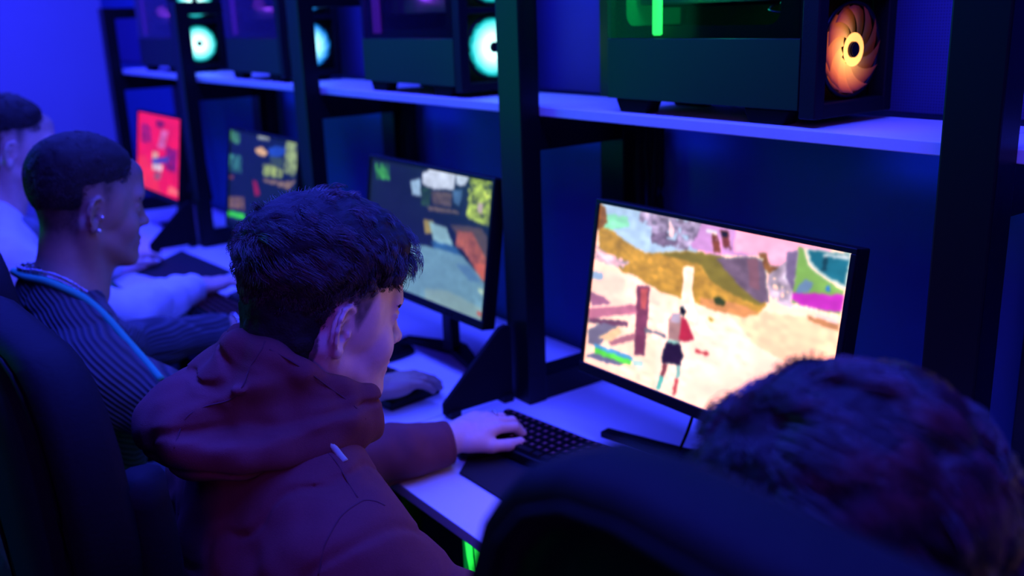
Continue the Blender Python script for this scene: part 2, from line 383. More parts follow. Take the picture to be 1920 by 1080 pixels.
SCREEN_1=[
 ('p',(255,240,222),[(-0.069,1.02),(1.016,1.065),(1.1,0.096),(-0.001,-0.577)]) ,
 ('p',(255,222,190),[(0.582,0.593),(1.028,0.671),(1.06,0.302),(0.804,0.362),(0.706,0.466)]) ,
 ('p',(255,243,232),[(0.326,0.386),(0.65,0.467),(0.836,0.401),(0.863,0.075),(0.362,-0.071)]) ,
 ('p',(186,212,246),[(-0.016,1.017),(0.467,1.031),(0.462,0.836),(0.237,0.77),(0.01,0.849)]) ,
 ('p',(150,232,190),[(0.022,0.946),(0.14,0.953),(0.156,0.901),(0.073,0.858),(0.028,0.868)]) ,
 ('p',(226,160,230),[(0.426,1.021),(0.659,1.029),(0.818,1.011),(0.824,0.931),(0.522,0.847),(0.439,0.862)]) ,
 ('p',(250,190,232),[(0.604,1.027),(0.994,1.02),(0.84,0.947),(0.837,0.783),(0.764,0.841),(0.706,0.902),(0.606,0.891)]) ,
 ('n',(205,150,55),[(0.003,0.862),(0.073,0.858),(0.158,0.803),(0.243,0.769),(0.347,0.809),(0.441,0.843),(0.561,0.855),(0.628,0.736),(0.753,0.663),(0.723,0.596),(0.684,0.569),(0.585,0.556),(0.505,0.564),(0.399,0.571),(0.277,0.568),(0.154,0.618),(0.019,0.735)]) ,
 ('p',(228,150,90),[(0.502,0.602),(0.637,0.626),(0.73,0.612),(0.684,0.566),(0.586,0.553),(0.505,0.561)]) ,
 ('p',(135,118,42),[(0.305,0.787),(0.441,0.836),(0.561,0.855),(0.632,0.749),(0.756,0.68),(0.728,0.645),(0.634,0.662),(0.534,0.704),(0.487,0.779)]) ,
 ('n',(150,90,45),[(-0.015,1.003),(0.032,0.984),(0.045,0.901),(0.011,0.835),(-0.01,0.858)]) ,
 ('n',(170,150,185),[(0.196,1.0),(0.469,1.006),(0.455,0.925),(0.42,0.837),(0.289,0.846),(0.25,0.897),(0.2,0.953)],0.5) ,
 ('n',(120,100,130),[(0.252,0.884),(0.338,0.92),(0.396,0.876),(0.335,0.826),(0.266,0.84)],0.5) ,
 ('p',(246,222,236),[(0.327,0.997),(0.358,0.952),(0.358,0.885),(0.338,0.893)]) ,
 ('p',(190,215,250),[(0.218,0.944),(0.26,0.927),(0.26,0.845),(0.233,0.831)]) ,
 ('n',(120,62,40),[(0.513,0.959),(0.538,0.953),(0.56,0.865),(0.53,0.869)],0.3) ,
 ('n',(110,52,45),[(0.545,0.987),(0.577,0.989),(0.596,0.894),(0.567,0.898)],0.3) ,
 ('p',(30,25,40),[(0.55,0.982),(0.574,0.982),(0.574,0.951),(0.555,0.952)]) ,
 ('p',(245,245,250),[(0.491,0.979),(0.536,0.978),(0.535,0.956),(0.493,0.958)]) ,
 ('n',(122,98,122),[(0.541,0.836),(0.689,0.888),(0.723,0.864),(0.759,0.671),(0.726,0.659),(0.668,0.7),(0.618,0.745),(0.565,0.803)],0.12) ,
 ('p',(140,95,110),[(0.659,0.869),(0.698,0.887),(0.721,0.718),(0.684,0.73)]) ,
 ('n',(150,95,45),[(0.696,0.911),(0.727,0.914),(0.745,0.859),(0.787,0.873),(0.791,0.832),(0.758,0.81),(0.73,0.831)],0.3) ,
 ('n',(205,180,205),[(0.74,0.81),(0.831,0.956),(0.848,0.704),(0.838,0.671),(0.786,0.681),(0.753,0.717)],0.4) ,
 ('p',(130,110,150),[(0.794,0.945),(0.83,0.962),(0.835,0.758),(0.805,0.819)]) ,
 ('n',(215,185,205),[(-0.051,0.789),(0.046,0.714),(0.178,0.696),(0.14,0.642),(-0.001,0.656)],0.3) ,
 ('p',(250,232,222),[(-0.022,0.59),(0.19,0.63),(0.356,0.562),(0.38,0.408),(-0.001,0.314)]) ,
 ('p',(170,195,240),[(-0.001,0.574),(0.05,0.584),(0.053,0.548),(0.002,0.536)]) ,
 ('p',(255,255,250),[(0.415,0.746),(0.46,0.76),(0.461,0.725),(0.463,0.627),(0.487,0.531),(0.566,0.432),(0.519,0.386),(0.446,0.515),(0.424,0.533),(0.423,0.639)]) ,
 ('p',(245,255,235),[(0.429,0.734),(0.451,0.741),(0.464,0.561),(0.43,0.536)]) ,
 ('p',(60,72,22),[(0.553,0.618),(0.579,0.635),(0.602,0.615),(0.592,0.591),(0.563,0.593)]) ,
 ('p',(200,175,60),[(0.539,0.512),(0.562,0.508),(0.557,0.487),(0.543,0.494)]) ,
 ('p',(130,62,92),[(0.222,0.57),(0.281,0.588),(0.288,0.427),(0.291,0.176),(0.243,0.156),(0.229,0.432)]) ,
 ('p',(200,90,90),[(0.24,0.56),(0.274,0.569),(0.275,0.449),(0.25,0.44)]) ,
 ('p',(205,120,150),[(-0.01,0.341),(0.227,0.459),(0.237,0.407),(0.002,0.278)]) ,
 ('p',(180,110,150),[(-0.005,0.447),(0.067,0.444),(0.108,0.415),(0.008,0.363)]) ,
 ('p',(120,70,100),[(0.001,0.285),(0.2,0.343),(0.197,0.308),(0.003,0.256)]) ,
 ('p',(195,120,140),[(0.113,0.183),(0.24,0.295),(0.243,0.251),(0.128,0.16)]) ,
 ('p',(125,115,145),[(0.007,0.212),(0.08,0.287),(0.149,0.293),(0.066,0.132),(0.013,0.124)]) ,
 ('p',(250,215,170),[(0.062,0.183),(0.155,0.295),(0.176,0.268),(0.126,0.188)]) ,
 ('p',(115,108,150),[(0.044,0.078),(0.208,0.094),(0.174,0.056),(0.007,0.038)]) ,
 ('p',(120,110,130),[(0.272,0.336),(0.374,0.344),(0.376,0.322),(0.285,0.314)]) ,
 ('p',(80,160,225),[(0.046,0.136),(0.24,0.145),(0.236,0.119),(0.048,0.112)]) ,
 ('p',(95,225,70),[(0.048,0.112),(0.236,0.119),(0.23,0.087),(0.054,0.079)]) ,
 ('p',(200,235,235),[(0.241,0.131),(0.288,0.139),(0.29,0.105),(0.246,0.095)]) ,
 ('p',(176,130,130),[(0.38,0.429),(0.396,0.476),(0.43,0.482),(0.441,0.325),(0.387,0.322)]) ,
 ('p',(185,165,190),[(0.391,0.474),(0.426,0.483),(0.428,0.428),(0.39,0.418)]) ,
 ('p',(20,14,22),[(0.419,0.518),(0.437,0.53),(0.447,0.502),(0.444,0.471),(0.426,0.483)]) ,
 ('p',(196,45,70),[(0.433,0.47),(0.453,0.464),(0.499,0.361),(0.466,0.336),(0.433,0.333)]) ,
 ('p',(40,22,50),[(0.383,0.3),(0.439,0.314),(0.459,0.253),(0.453,0.193),(0.37,0.168),(0.37,0.226)]) ,
 ('p',(150,215,205),[(0.387,0.318),(0.436,0.323),(0.437,0.31),(0.388,0.3)]) ,
 ('p',(140,60,70),[(0.379,0.168),(0.401,0.171),(0.389,0.096),(0.374,0.096)]) ,
 ('p',(90,195,185),[(0.371,0.095),(0.389,0.096),(0.376,0.007),(0.36,0.01)]) ,
 ('p',(140,195,190),[(0.439,0.186),(0.456,0.19),(0.453,0.114),(0.44,0.115)]) ,
 ('p',(215,80,85),[(0.438,0.114),(0.453,0.114),(0.446,0.013),(0.433,0.015)]) ,
 ('p',(225,75,80),[(0.503,0.31),(0.565,0.319),(0.565,0.303),(0.506,0.295)]) ,
 ('p',(140,190,90),[(0.833,0.978),(0.997,0.996),(0.994,0.702),(0.836,0.7)]) ,
 ('p',(240,245,235),[(0.849,0.982),(0.997,0.996),(1.0,0.817),(0.976,0.831),(0.911,0.866),(0.867,0.909)]) ,
 ('p',(35,118,142),[(0.865,0.98),(0.996,0.991),(0.994,0.851),(0.959,0.861),(0.914,0.884),(0.878,0.924)]) ,
 ('p',(25,70,85),[(0.918,0.97),(0.929,0.974),(0.931,0.895),(0.917,0.89)]) ,
 ('p',(235,240,245),[(0.91,0.974),(0.993,0.987),(0.995,0.965),(0.915,0.962)]) ,
 ('p',(120,150,190),[(0.845,0.785),(0.87,0.829),(0.899,0.821),(0.887,0.777),(0.848,0.751)]) ,
 ('p',(60,130,220),[(0.937,0.822),(0.952,0.825),(0.953,0.802),(0.939,0.802)]) ,
 ('p',(215,55,205),[(0.835,0.752),(0.996,0.802),(0.994,0.716),(0.894,0.698),(0.835,0.713)]) ,
 ('p',(255,255,250),[(0.848,0.704),(0.857,0.704),(0.858,0.684),(0.85,0.685)]) ,
 ('p',(255,255,250),[(0.864,0.704),(0.874,0.704),(0.874,0.684),(0.866,0.685)]) ,
 ('p',(255,255,250),[(0.881,0.704),(0.89,0.703),(0.891,0.684),(0.883,0.684)]) ,
 ('p',(255,255,250),[(0.897,0.703),(0.906,0.703),(0.907,0.684),(0.899,0.684)]) ,
 ('p',(255,255,250),[(0.913,0.703),(0.922,0.703),(0.923,0.684),(0.915,0.684)]) ,
 ('p',(255,255,250),[(0.929,0.703),(0.938,0.703),(0.939,0.683),(0.931,0.684)]) ,
 ('p',(255,255,250),[(0.945,0.702),(0.954,0.702),(0.954,0.683),(0.947,0.684)]) ,
 ('p',(255,255,250),[(0.961,0.702),(0.969,0.702),(0.97,0.683),(0.962,0.683)]) ,
 ('p',(255,255,250),[(0.976,0.702),(0.984,0.702),(0.985,0.683),(0.978,0.683)]) ,
 ('p',(215,140,90),[(0.889,0.661),(0.995,0.657),(0.994,0.623),(0.899,0.636)]) ,
 ('p',(250,225,235),[(0.919,0.679),(0.982,0.675),(0.99,0.655),(0.968,0.66),(0.92,0.665)]) ,
]
SCREEN_2=[
 ('p',(22,28,46),[(-0.03,0.992),(1.004,1.011),(1.008,0.002),(0.073,-0.142)]) ,
 ('n',(60,150,60),[(0.039,0.97),(0.166,0.977),(0.187,0.855),(0.063,0.837)],0.6) ,
 ('p',(215,225,245),[(0.466,0.971),(0.576,1.016),(0.728,1.002),(0.726,0.891),(0.572,0.862),(0.473,0.878)]) ,
 ('p',(170,205,235),[(0.369,0.887),(0.454,0.921),(0.465,0.783),(0.394,0.782)]) ,
 ('p',(205,220,240),[(0.732,1.003),(0.829,1.001),(0.805,0.931),(0.741,0.931)]) ,
 ('p',(75,110,150),[(0.713,0.888),(0.793,0.906),(0.773,0.773),(0.732,0.791)]) ,
 ('n',(95,80,75),[(0.551,0.842),(0.714,0.866),(0.713,0.757),(0.565,0.748)],0.2) ,
 ('n',(40,70,35),[(0.466,0.868),(0.551,0.85),(0.538,0.711),(0.469,0.723)],0.4) ,
 ('n',(125,105,90),[(0.522,0.722),(0.761,0.741),(0.788,0.721),(0.539,0.689)],0.2) ,
 ('p',(30,35,60),[(0.785,0.934),(0.834,0.937),(0.829,0.69),(0.796,0.709)]) ,
 ('n',(165,190,70),[(0.831,0.995),(0.995,1.002),(0.995,0.685),(0.929,0.692),(0.83,0.712)],0.5) ,
 ('p',(215,190,190),[(0.905,0.835),(0.942,0.838),(0.939,0.762),(0.908,0.767)]) ,
 ('p',(90,75,65),[(0.713,0.629),(0.942,0.663),(0.991,0.606),(1.002,0.431),(0.77,0.563)]) ,
 ('n',(175,95,65),[(0.768,0.597),(0.882,0.611),(0.995,0.454),(0.998,0.282),(0.941,0.334),(0.825,0.473),(0.767,0.481)],0.25) ,
 ('p',(225,110,70),[(0.915,0.4),(0.997,0.411),(0.994,0.293),(0.942,0.309)]) ,
 ('p',(170,150,60),[(0.5,0.611),(0.581,0.62),(0.594,0.523),(0.524,0.501)]) ,
 ('p',(150,195,205),[(0.545,0.609),(0.688,0.594),(0.754,0.476),(0.598,0.467)]) ,
 ('p',(50,100,150),[(0.57,0.465),(0.774,0.476),(0.828,0.421),(0.601,0.419)]) ,
 ('p',(118,165,185),[(0.014,0.328),(0.587,0.421),(0.828,0.421),(0.941,0.334),(1.0,0.271),(1.002,-0.0),(0.073,-0.142)]) ,
 ('p',(95,140,180),[(0.78,0.352),(0.88,0.362),(0.977,0.274),(0.884,0.262)]) ,
 ('p',(145,180,180),[(0.555,0.08),(0.74,0.129),(1.0,0.091),(1.002,-0.0),(0.561,-0.01)]) ,
 ('p',(220,80,60),[(0.961,0.057),(0.995,0.06),(0.994,0.036),(0.962,0.034)]) ,
 ('p',(190,220,190),[(0.956,0.229),(0.996,0.233),(0.995,0.196),(0.959,0.199)]) ,
]
SCREEN_3=[
 ('p',(14,20,40),[(-0.044,1.013),(0.988,1.021),(1.013,0.139),(-0.014,-0.039)]) ,
 ('n',(60,120,70),[(-0.015,0.999),(0.157,0.986),(0.159,0.871),(0.005,0.865)],0.5) ,
 ('n',(50,110,100),[(-0.005,0.747),(0.2,0.749),(0.199,0.561),(0.011,0.554)],0.7) ,
 ('p',(230,180,120),[(0.399,0.86),(0.507,0.892),(0.597,0.847),(0.538,0.8),(0.427,0.811)]) ,
 ('p',(35,75,190),[(0.593,0.891),(0.692,0.935),(0.838,0.936),(0.814,0.855),(0.622,0.793)]) ,
 ('n',(150,170,80),[(0.524,0.716),(0.626,0.743),(0.805,0.715),(0.81,0.634),(0.535,0.602)],0.4) ,
 ('n',(140,160,95),[(0.834,1.0),(0.971,1.005),(0.999,0.78),(0.97,0.669),(0.825,0.692)],0.3) ,
 ('p',(60,80,60),[(0.62,0.821),(0.816,0.827),(0.804,0.728),(0.647,0.74)]) ,
 ('n',(150,120,90),[(0.538,0.574),(0.813,0.595),(0.988,0.648),(0.907,0.538),(0.54,0.546)],0.3) ,
 ('p',(150,20,40),[(0.379,0.525),(0.446,0.525),(0.502,0.396),(0.431,0.363)]) ,
 ('p',(150,160,150),[(0.43,0.997),(0.604,1.005),(0.607,0.97),(0.434,0.966)]) ,
 ('n',(120,90,60),[(0.014,0.271),(0.255,0.318),(0.273,0.178),(0.022,0.136)],0.3) ,
 ('p',(60,215,20),[(0.001,0.108),(0.277,0.144),(0.274,0.076),(-0.003,0.054)]) ,
 ('p',(120,60,40),[(0.005,0.505),(0.081,0.513),(0.075,0.472),(0.011,0.466)]) ,
]
SCREEN_4=[
 ('p',(235,20,45),[(-0.025,1.007),(1.027,0.984),(1.053,0.008),(-0.038,-0.005)]) ,
 ('p',(245,45,30),[(0.0,0.387),(0.202,0.449),(0.485,0.21),(0.643,-0.05),(-0.039,-0.022)]) ,
 ('n',(150,20,80),[(0.083,0.853),(0.305,0.852),(0.359,0.649),(0.104,0.585)],0.3) ,
 ('n',(200,90,150),[(0.584,0.837),(0.75,0.834),(0.656,0.591),(0.491,0.59)],0.3) ,
 ('p',(120,15,50),[(0.438,0.94),(0.663,0.938),(0.603,0.858),(0.465,0.856)]) ,
 ('n',(110,15,90),[(0.693,0.63),(0.944,0.623),(0.933,0.34),(0.69,0.339)],0.4) ,
 ('p',(225,170,140),[(0.382,0.515),(0.518,0.531),(0.508,0.433),(0.373,0.416)]) ,
 ('p',(60,60,170),[(0.356,0.414),(0.775,0.518),(0.733,0.428),(0.384,0.348)]) ,
 ('p',(215,190,200),[(0.385,0.366),(0.632,0.381),(0.606,0.294),(0.377,0.279)]) ,
 ('p',(150,80,90),[(0.424,0.251),(0.621,0.279),(0.561,0.172),(0.431,0.152)]) ,
 ('p',(255,110,90),[(0.788,0.144),(0.96,0.126),(0.991,0.056),(0.745,0.044)]) ,
 ('p',(250,120,80),[(0.022,0.124),(0.179,0.131),(0.158,0.077),(0.036,0.066)]) ,
]

def monitor(x, label, img, gain, spread=0.28, warm=0.0):
    t = thing('monitor', label, 'monitor', (x, 1.19, Z_DESK), 0, 'gaming monitors')
    w, h = 0.531, 0.299; tilt = math.radians(-8.6)
    piv = Vector((0, -0.051, 0.316)); R = Matrix.Rotation(tilt, 4, 'X'); M = Matrix.Translation(piv) @ R
    def tb(name, lo, hi, m, par, bev=0.003):
        bm = bmesh.new(); add_box(bm, lo, hi, bev, 2); bmesh.ops.transform(bm, matrix=M, verts=bm.verts); return bm_obj(name, bm, m, par)
    sc = bpy.data.objects.new('display', screen_mesh(img, w, h, gain, warm)); COL.objects.link(sc); sc.parent = t; sc.matrix_local = M
    shell = tb('housing', (-w / 2 - 0.009, 0.002, -h / 2 - 0.020), (w / 2 + 0.009, 0.030, h / 2 + 0.008), 'plastic_black', t)
    tb('rear_bulge', (-0.14, 0.028, -0.10), (0.14, 0.052, 0.09), 'plastic_black', t, 0.012)
    bz = bmesh.new()
    add_box(bz, (-w / 2 - 0.009, -0.004, h / 2), (w / 2 + 0.009, 0.003, h / 2 + 0.008), 0.001, 1)
    add_box(bz, (-w / 2 - 0.009, -0.004, -h / 2 - 0.020), (w / 2 + 0.009, 0.003, -h / 2), 0.001, 1)
    add_box(bz, (-w / 2 - 0.009, -0.004, -h / 2), (-w / 2, 0.003, h / 2), 0.001, 1)
    add_box(bz, (w / 2, -0.004, -h / 2), (w / 2 + 0.009, 0.003, h / 2), 0.001, 1)
    bmesh.ops.transform(bz, matrix=M, verts=bz.verts); bm_obj('bezel', bz, 'plastic_black', t)
    for k in range(4): tb('button', (0.12 + k * 0.022, -0.0065, -h / 2 - 0.014), (0.132 + k * 0.022, -0.003, -h / 2 - 0.009), 'key_black', t, 0.0008)
    st = box('stand_neck', (-0.022, 0.0, 0.012), (0.022, 0.026, 0.30), 'plastic_black', t, 0.006)
    for sx in (-1, 1):
        V = []
        a = Vector((0, 0.03, 0)); b = Vector((sx * spread, -0.02, 0)); d = (b - a).normalized(); nn = Vector((-d.y, d.x, 0))
        for p, ww, hh in ((a, 0.022, 0.022), (b, 0.012, 0.012)):
            for s2, z in ((-1, 0), (1, 0), (1, hh), (-1, hh)): V.append(p + nn * ww * s2 + Vector((0, 0, z)))
        mesh_obj('stand_leg', V, [(0, 1, 2, 3), (7, 6, 5, 4), (0, 4, 5, 1), (1, 5, 6, 2), (2, 6, 7, 3), (3, 7, 4, 0)], 'plastic_black', t)
    return t
monitor(-1.0575, 'monitor with the bright sandy game scene, running figure and small map', paint(SCREEN_1, 320, 180, (250, 235, 215), 4, 3), 1.08, 0.27, 1.2)
monitor(-1.9255, 'monitor half hidden behind the curly hair, showing a pale blue road', paint(SCREEN_2, 240, 135, (22, 28, 46), 4, 7), 0.85, 0.17)
monitor(-2.8915, 'monitor with a dark game picture and a bright green bar at its lower left', paint(SCREEN_3, 200, 112, (14, 20, 40), 3, 9), 0.9, 0.17)
monitor(-3.9235, 'monitor at the far end with an all red picture', paint(SCREEN_4, 160, 90, (235, 25, 50), 3, 11), 1.05, 0.17)

# ------------------------------------------------------------------ computers on the shelf
def ring_pts(r, n, x=0): return [(x, r * math.cos(2 * math.pi * k / n), r * math.sin(2 * math.pi * k / n)) for k in range(n)]
def make_fan(parent, c, matname, phase, lit):
    f = tube('fan', [(c[0], c[1] + p[1], c[2] + p[2]) for p in ring_pts(0.070, 36)], 0.004, 'plastic_black', parent, 6, True)
    nb = 11
    V = []; F = []; G = []
    # led ring around the hub
    for k in range(40):
        th = 2 * math.pi * k / 40
        for r, x, g in ((0.012, 0.004, 1.0), (0.025, 0.006, 1.0)):
            V.append((c[0] + x, c[1] + r * math.cos(th), c[2] + r * math.sin(th)))
            G.append((0.9 if g else 0, 1.25 * (0.85 + 0.15 * math.cos(th - 3.9)), 0, 1))
    for k in range(40): F.append((2 * k, 2 * k + 1, (2 * k + 3) % 80, (2 * k + 2) % 80))
    ring = mesh_obj('led_ring', V, F, matname, f, True)
    ga = ring.data.attributes.new('glow', 'FLOAT_COLOR', 'POINT'); ga.data.foreach_set('color', np.array(G, np.float32).ravel())
    cyl('hub', (c[0] + 0.003, c[1], c[2]), 0.0118, 0.014, 'plastic_black', f, 20, 'x', bev=0.002)
    for b in range(nb):
        V = []; F = []; G = []; a0 = phase + 2 * math.pi * b / nb
        for i in range(9):
            t = i / 8; r = 0.022 + t * 0.043
            for j in range(4):
                s = j / 3; th = a0 + 0.75 * t + s * 0.85
                V.append((c[0] - 0.004 + 0.012 * s * (0.6 + 0.4 * t), c[1] + r * math.cos(th), c[2] + r * math.sin(th)))
                # side lighting of the rgb diodes: brightest low on the left of the hub
                fall = (1 - t) ** 0.6 * 1.0 + 0.10 if lit is None else (1 - t) ** 0.75 * (0.45 + 0.55 * math.cos(th - lit)) ** 1.3 + 0.02 if math.cos(th - lit) > -0.8 else 0.02
                G.append((max(0.0, 1 - t * 1.1), max(0.02, fall) * (0.75 + 0.25 * s), 0, 1))
        for i in range(8):
            for j in range(3): F.append((i * 4 + j, i * 4 + j + 1, (i + 1) * 4 + j + 1, (i + 1) * 4 + j))
        bl = mesh_obj('blade', V, F, matname, f, True)
        ga = bl.data.attributes.new('glow', 'FLOAT_COLOR', 'POINT'); ga.data.foreach_set('color', np.array(G, np.float32).ravel())
    return f
def pc_case(xf, label, fanmat, glow, lit=None, fan_z=0.107, tube_on=False):
    # front face at x = xf; the glass side faces the players (-y)
    t = thing('pc_case', label, 'computer', (xf, 1.31, Z_SHELF), 0, 'computers on the shelf')
    L, Wd, z0, zt = 0.455, 0.095, 0.025, 0.455; zs = 0.130          # zs: top of the lower steel panel
    # chassis shell without the glass side
    bm = bmesh.new()
    add_box(bm, (-L, -Wd + 0.004, z0), (-0.03, Wd, z0 + 0.004), 0.001, 1)
    add_box(bm, (-L, Wd - 0.004, z0), (-0.03, Wd, zt), 0.001, 1)
    add_box(bm, (-L, -Wd + 0.004, zt - 0.004), (-0.03, Wd, zt), 0.001, 1)
    add_box(bm, (-L, -Wd + 0.004, z0), (-L + 0.004, Wd, zt), 0.001, 1)
    bm_obj('chassis', bm, 'case_black', t)
    box('lower_side_panel', (-L, -Wd - 0.001, z0), (-0.032, -Wd + 0.003, zs), 'case_black', t, 0.001)
    # window frame with rounded inner corners
    bm = bmesh.new(); ix0, ix1, iz0, iz1, rr = -L + 0.030, -0.085, zs + 0.020, zt - 0.02, 0.022
    inner = []
    for cx, cz, a in ((ix1 - rr, iz1 - rr, 0), (ix0 + rr, iz1 - rr, 90), (ix0 + rr, iz0 + rr, 180), (ix1 - rr, iz0 + rr, 270)):
        for k in range(6): th = math.radians(a + 18 * k); inner.append((cx + rr * math.cos(th), cz + rr * math.sin(th)))
    outer = []
    O = [(-0.035, zt - 0.002), (-L, zt - 0.002), (-L, zs), (-0.035, zs)]
    for ci, (ox, oz) in enumerate(O):
        for k in range(6): outer.append((ox, oz))
    y = -Wd + 0.018
    V = [(x, y, z) for x, z in inner] + [(x, y, z) for x, z in outer]; n = len(inner); F = []
    for k in range(n): F.append((k, (k + 1) % n, n + (k + 1) % n, n + k))
    mesh_obj('window_frame', V, F, 'case_front', t)
    box('glass', (-L, -Wd - 0.001, zs + 0.001), (-0.034, -Wd + 0.0005, zt - 0.001), 'tinted_glass', t, 0)
    # front panel with ventilated edge
    bm = bmesh.new(); add_box(bm, (-0.030, -Wd - 0.002, z0 - 0.012), (0.0, -0.074, zt), 0.002, 1)
    add_box(bm, (-0.030, 0.074, z0 - 0.012), (0.0, Wd, zt), 0.002, 1)
    add_box(bm, (-0.030, -0.076, z0 - 0.012), (0.0, 0.076, fan_z - 0.074), 0.002, 1)
    add_box(bm, (-0.030, -0.076, fan_z + 0.074), (0.0, 0.076, fan_z + 0.088), 0.001, 1)
    add_box(bm, (-0.030, -0.076, fan_z + 0.236), (0.0, 0.076, fan_z + 0.250), 0.001, 1)
    bm_obj('front_panel', bm, 'case_front', t)
    for fz in (fan_z, fan_z + 0.162): make_fan(t, (-0.014, 0.0, fz), fanmat, 0.3, lit)
    box('fan_backing', (-0.050, -0.08, z0 + 0.004), (-0.034, 0.08, zt - 0.006), 'rubber', t, 0.001)
    # inside: shroud, motherboard, graphics card, cooler, memory, light tube
    box('power_supply_shroud', (-L + 0.005, -Wd + 0.005, z0 + 0.005), (-0.052, Wd - 0.006, zs - 0.004), 'case_front', t, 0.001)
    box('motherboard', (-L + 0.03, Wd - 0.020, zs + 0.01), (-0.16, Wd - 0.016, zt - 0.03), 'pcb', t, 0.0005)
    g = box('graphics_card', (-L + 0.02, -0.035, zs + 0.055), (-0.14, Wd - 0.022, zs + 0.092), 'heatsink', t, 0.004)
    for k in range(3): cyl('card_fan', (-L + 0.07 + k * 0.088, 0.02, zs + 0.053), 0.036, 0.006, 'rubber', g, 20, 'z')
    box('cpu_cooler', (-0.33, 0.0, zs + 0.16), (-0.23, Wd - 0.022, zs + 0.26), 'heatsink', t, 0.006)
    for k in range(4): box('memory_stick', (-0.215 + k * 0.009, 0.035, zs + 0.15), (-0.211 + k * 0.009, Wd - 0.022, zs + 0.27), 'pcb', t, 0.0004)
    rs = random.Random(int(-xf * 100))
    for k in range(14):
        x = -0.16 + rs.random() * 0.06; z = zs + 0.02 + rs.random() * 0.12
        tube('cable', spline([(x, 0.03, z), (x + 0.02, -0.02 - rs.random() * 0.03, z - 0.02), (x + 0.05, -0.01, zs + 0.01 + rs.random() * 0.05), (x + 0.06, 0.03, zs + 0.0)], 4), 0.0016, 'heatsink', t, 5)
    if tube_on:
        cyl('light_tube', (-0.338, -0.086, zs + 0.165), 0.0085, 0.32, 'green_tube', t, 20, 'z', bev=0.002)
        led = bpy.data.lights.new('case_fill', 'POINT'); led.color = (0.02, 1.0, 0.35); led.energy = 1.4; led.shadow_soft_size = 0.02  # added point light, boosting the tube's glow inside the case
        lo = bpy.data.objects.new('case_fill', led); COL.objects.link(lo); lo.parent = t; lo.location = (-0.24, -0.055, zs + 0.10)
        box('lit_end_panel', (-L + 0.006, -0.07, zs + 0.02), (-L + 0.010, 0.08, zt - 0.05), glow, t, 0.001)  # green glow beside the tube, put into this panel as emission
    else:
        led = bpy.data.lights.new('case_fill', 'POINT'); led.color = (0.45, 0.06, 1.0); led.energy = 0.35; led.shadow_soft_size = 0.02  # added point light for the purple glow of the interior
        lo = bpy.data.objects.new('case_fill', led); COL.objects.link(lo); lo.parent = t; lo.location = (-0.26, -0.05, zs + 0.10)
        box('light_strip', (-L + 0.035, -0.082, zs + 0.012), (-L + 0.075, -0.080, zt - 0.04), glow, t, 0.001)
    for x in (-L + 0.055, -0.10):
        for sy in (-1, 1):
            bm = bmesh.new(); add_box(bm, (x - 0.035, sy * 0.070 - 0.016, 0.0), (x + 0.035, sy * 0.070 + 0.016, z0), 0.004, 2)
            for v in bm.verts:
                if v.co.z > z0 * 0.5: v.co.x += (v.co.x - x) * 0.25
            bm_obj('foot', bm, 'rubber', t)
    return t
pc_case(-0.905, 'black computer with green light tube and orange glowing fan', 'fan_orange', 'green_soft', math.pi * 1.15, 0.110, True)
pc_case(-1.840, 'black computer with white-cyan fan cut off by the green-tinged upright', 'fan_cyan', 'purple_soft')
pc_case(-2.800, 'black computer with pale blue fan, half hidden by an upright', 'fan_blue', 'purple_soft')
pc_case(-3.780, 'farthest black computer, with round mint-green fan', 'fan_cyan', 'purple_soft')
pc_case(0.09, 'black computer beyond the thick nearest upright at the top right corner', 'fan_orange', 'green_soft', math.pi)

# ------------------------------------------------------------------ cables behind the screens
CL = ['black cable bundle hanging above the large bright screen', 'black cable bundle hanging above the screen with the pale blue road', 'black cable bundle above the dark screen with the green bar', 'single thin black cable above the red screen']
for i, x in enumerate((-1.49, -2.48, -3.47, -4.35)):
    t = thing('cable_bundle', CL[i], 'cable', (x, 1.455, Z_SHELF - 0.018), 0, 'cables behind the screens')
    rs = random.Random(i + 3)
    for k in range(7 if i < 3 else 1):
        a = (k - 3) * 0.010 if i < 3 else 0; r = 0.007 if i < 3 else 0.009
        pts = [(a, -0.006, 0.0), (a + rs.uniform(-.006, .006), -0.008 - 0.004 * (k % 2), -0.06), (a * 1.2 + rs.uniform(-.008, .012), -0.012 - 0.006 * (k % 2), -0.16),
               (a * 0.8 + (0.04 if i == 3 else 0.012), -0.010 - 0.008 * (k % 3), -0.32), (a * 0.8 + (0.09 if i == 3 else 0.01), -0.012, -0.56)]
        tube('cable', spline(pts, 5), r, 'rubber', t, 7)
def desk_cable(pts, label, r=0.0028):
    o = tube('loose_cable', spline(pts, 8), r, 'rubber', None, 7); o['label'] = label; o['category'] = 'cable'
SCREEN_0 = [('p', (255, 170, 70), [(0, .0), (1, .0), (1, .45), (.5, .55), (0, .4)]), ('p', (255, 225, 190), [(0, .6), (.6, .5), (1, .55), (1, .8), (0, .85)]), ('p', (200, 90, 50), [(.3, .2), (.5, .25), (.5, .6), (.35, .6)])]
monitor(-0.06, 'monitor of the foreground player, just beyond the right edge of the photo', paint(SCREEN_0, 120, 68, (190, 200, 235), 2, 13), 1.1, 0.17)
zc = Z_DESK + 0.004
desk_cable([(-1.075, 1.178, zc + 0.20), (-1.085, 1.150, zc + 0.10), (-1.10, 1.120, zc + 0.02), (-1.06, 1.06, zc), (-0.98, 1.10, zc), (-0.90, 1.22, zc)], 'thin black cable looping down from under the bright screen')
desk_cable([(-1.055, 1.174, zc + 0.19), (-1.045, 1.150, zc + 0.08), (-1.02, 1.09, zc + 0.01), (-1.08, 1.02, zc), (-1.14, 1.05, zc)], 'second thin cable crossing the loop under the bright screen')

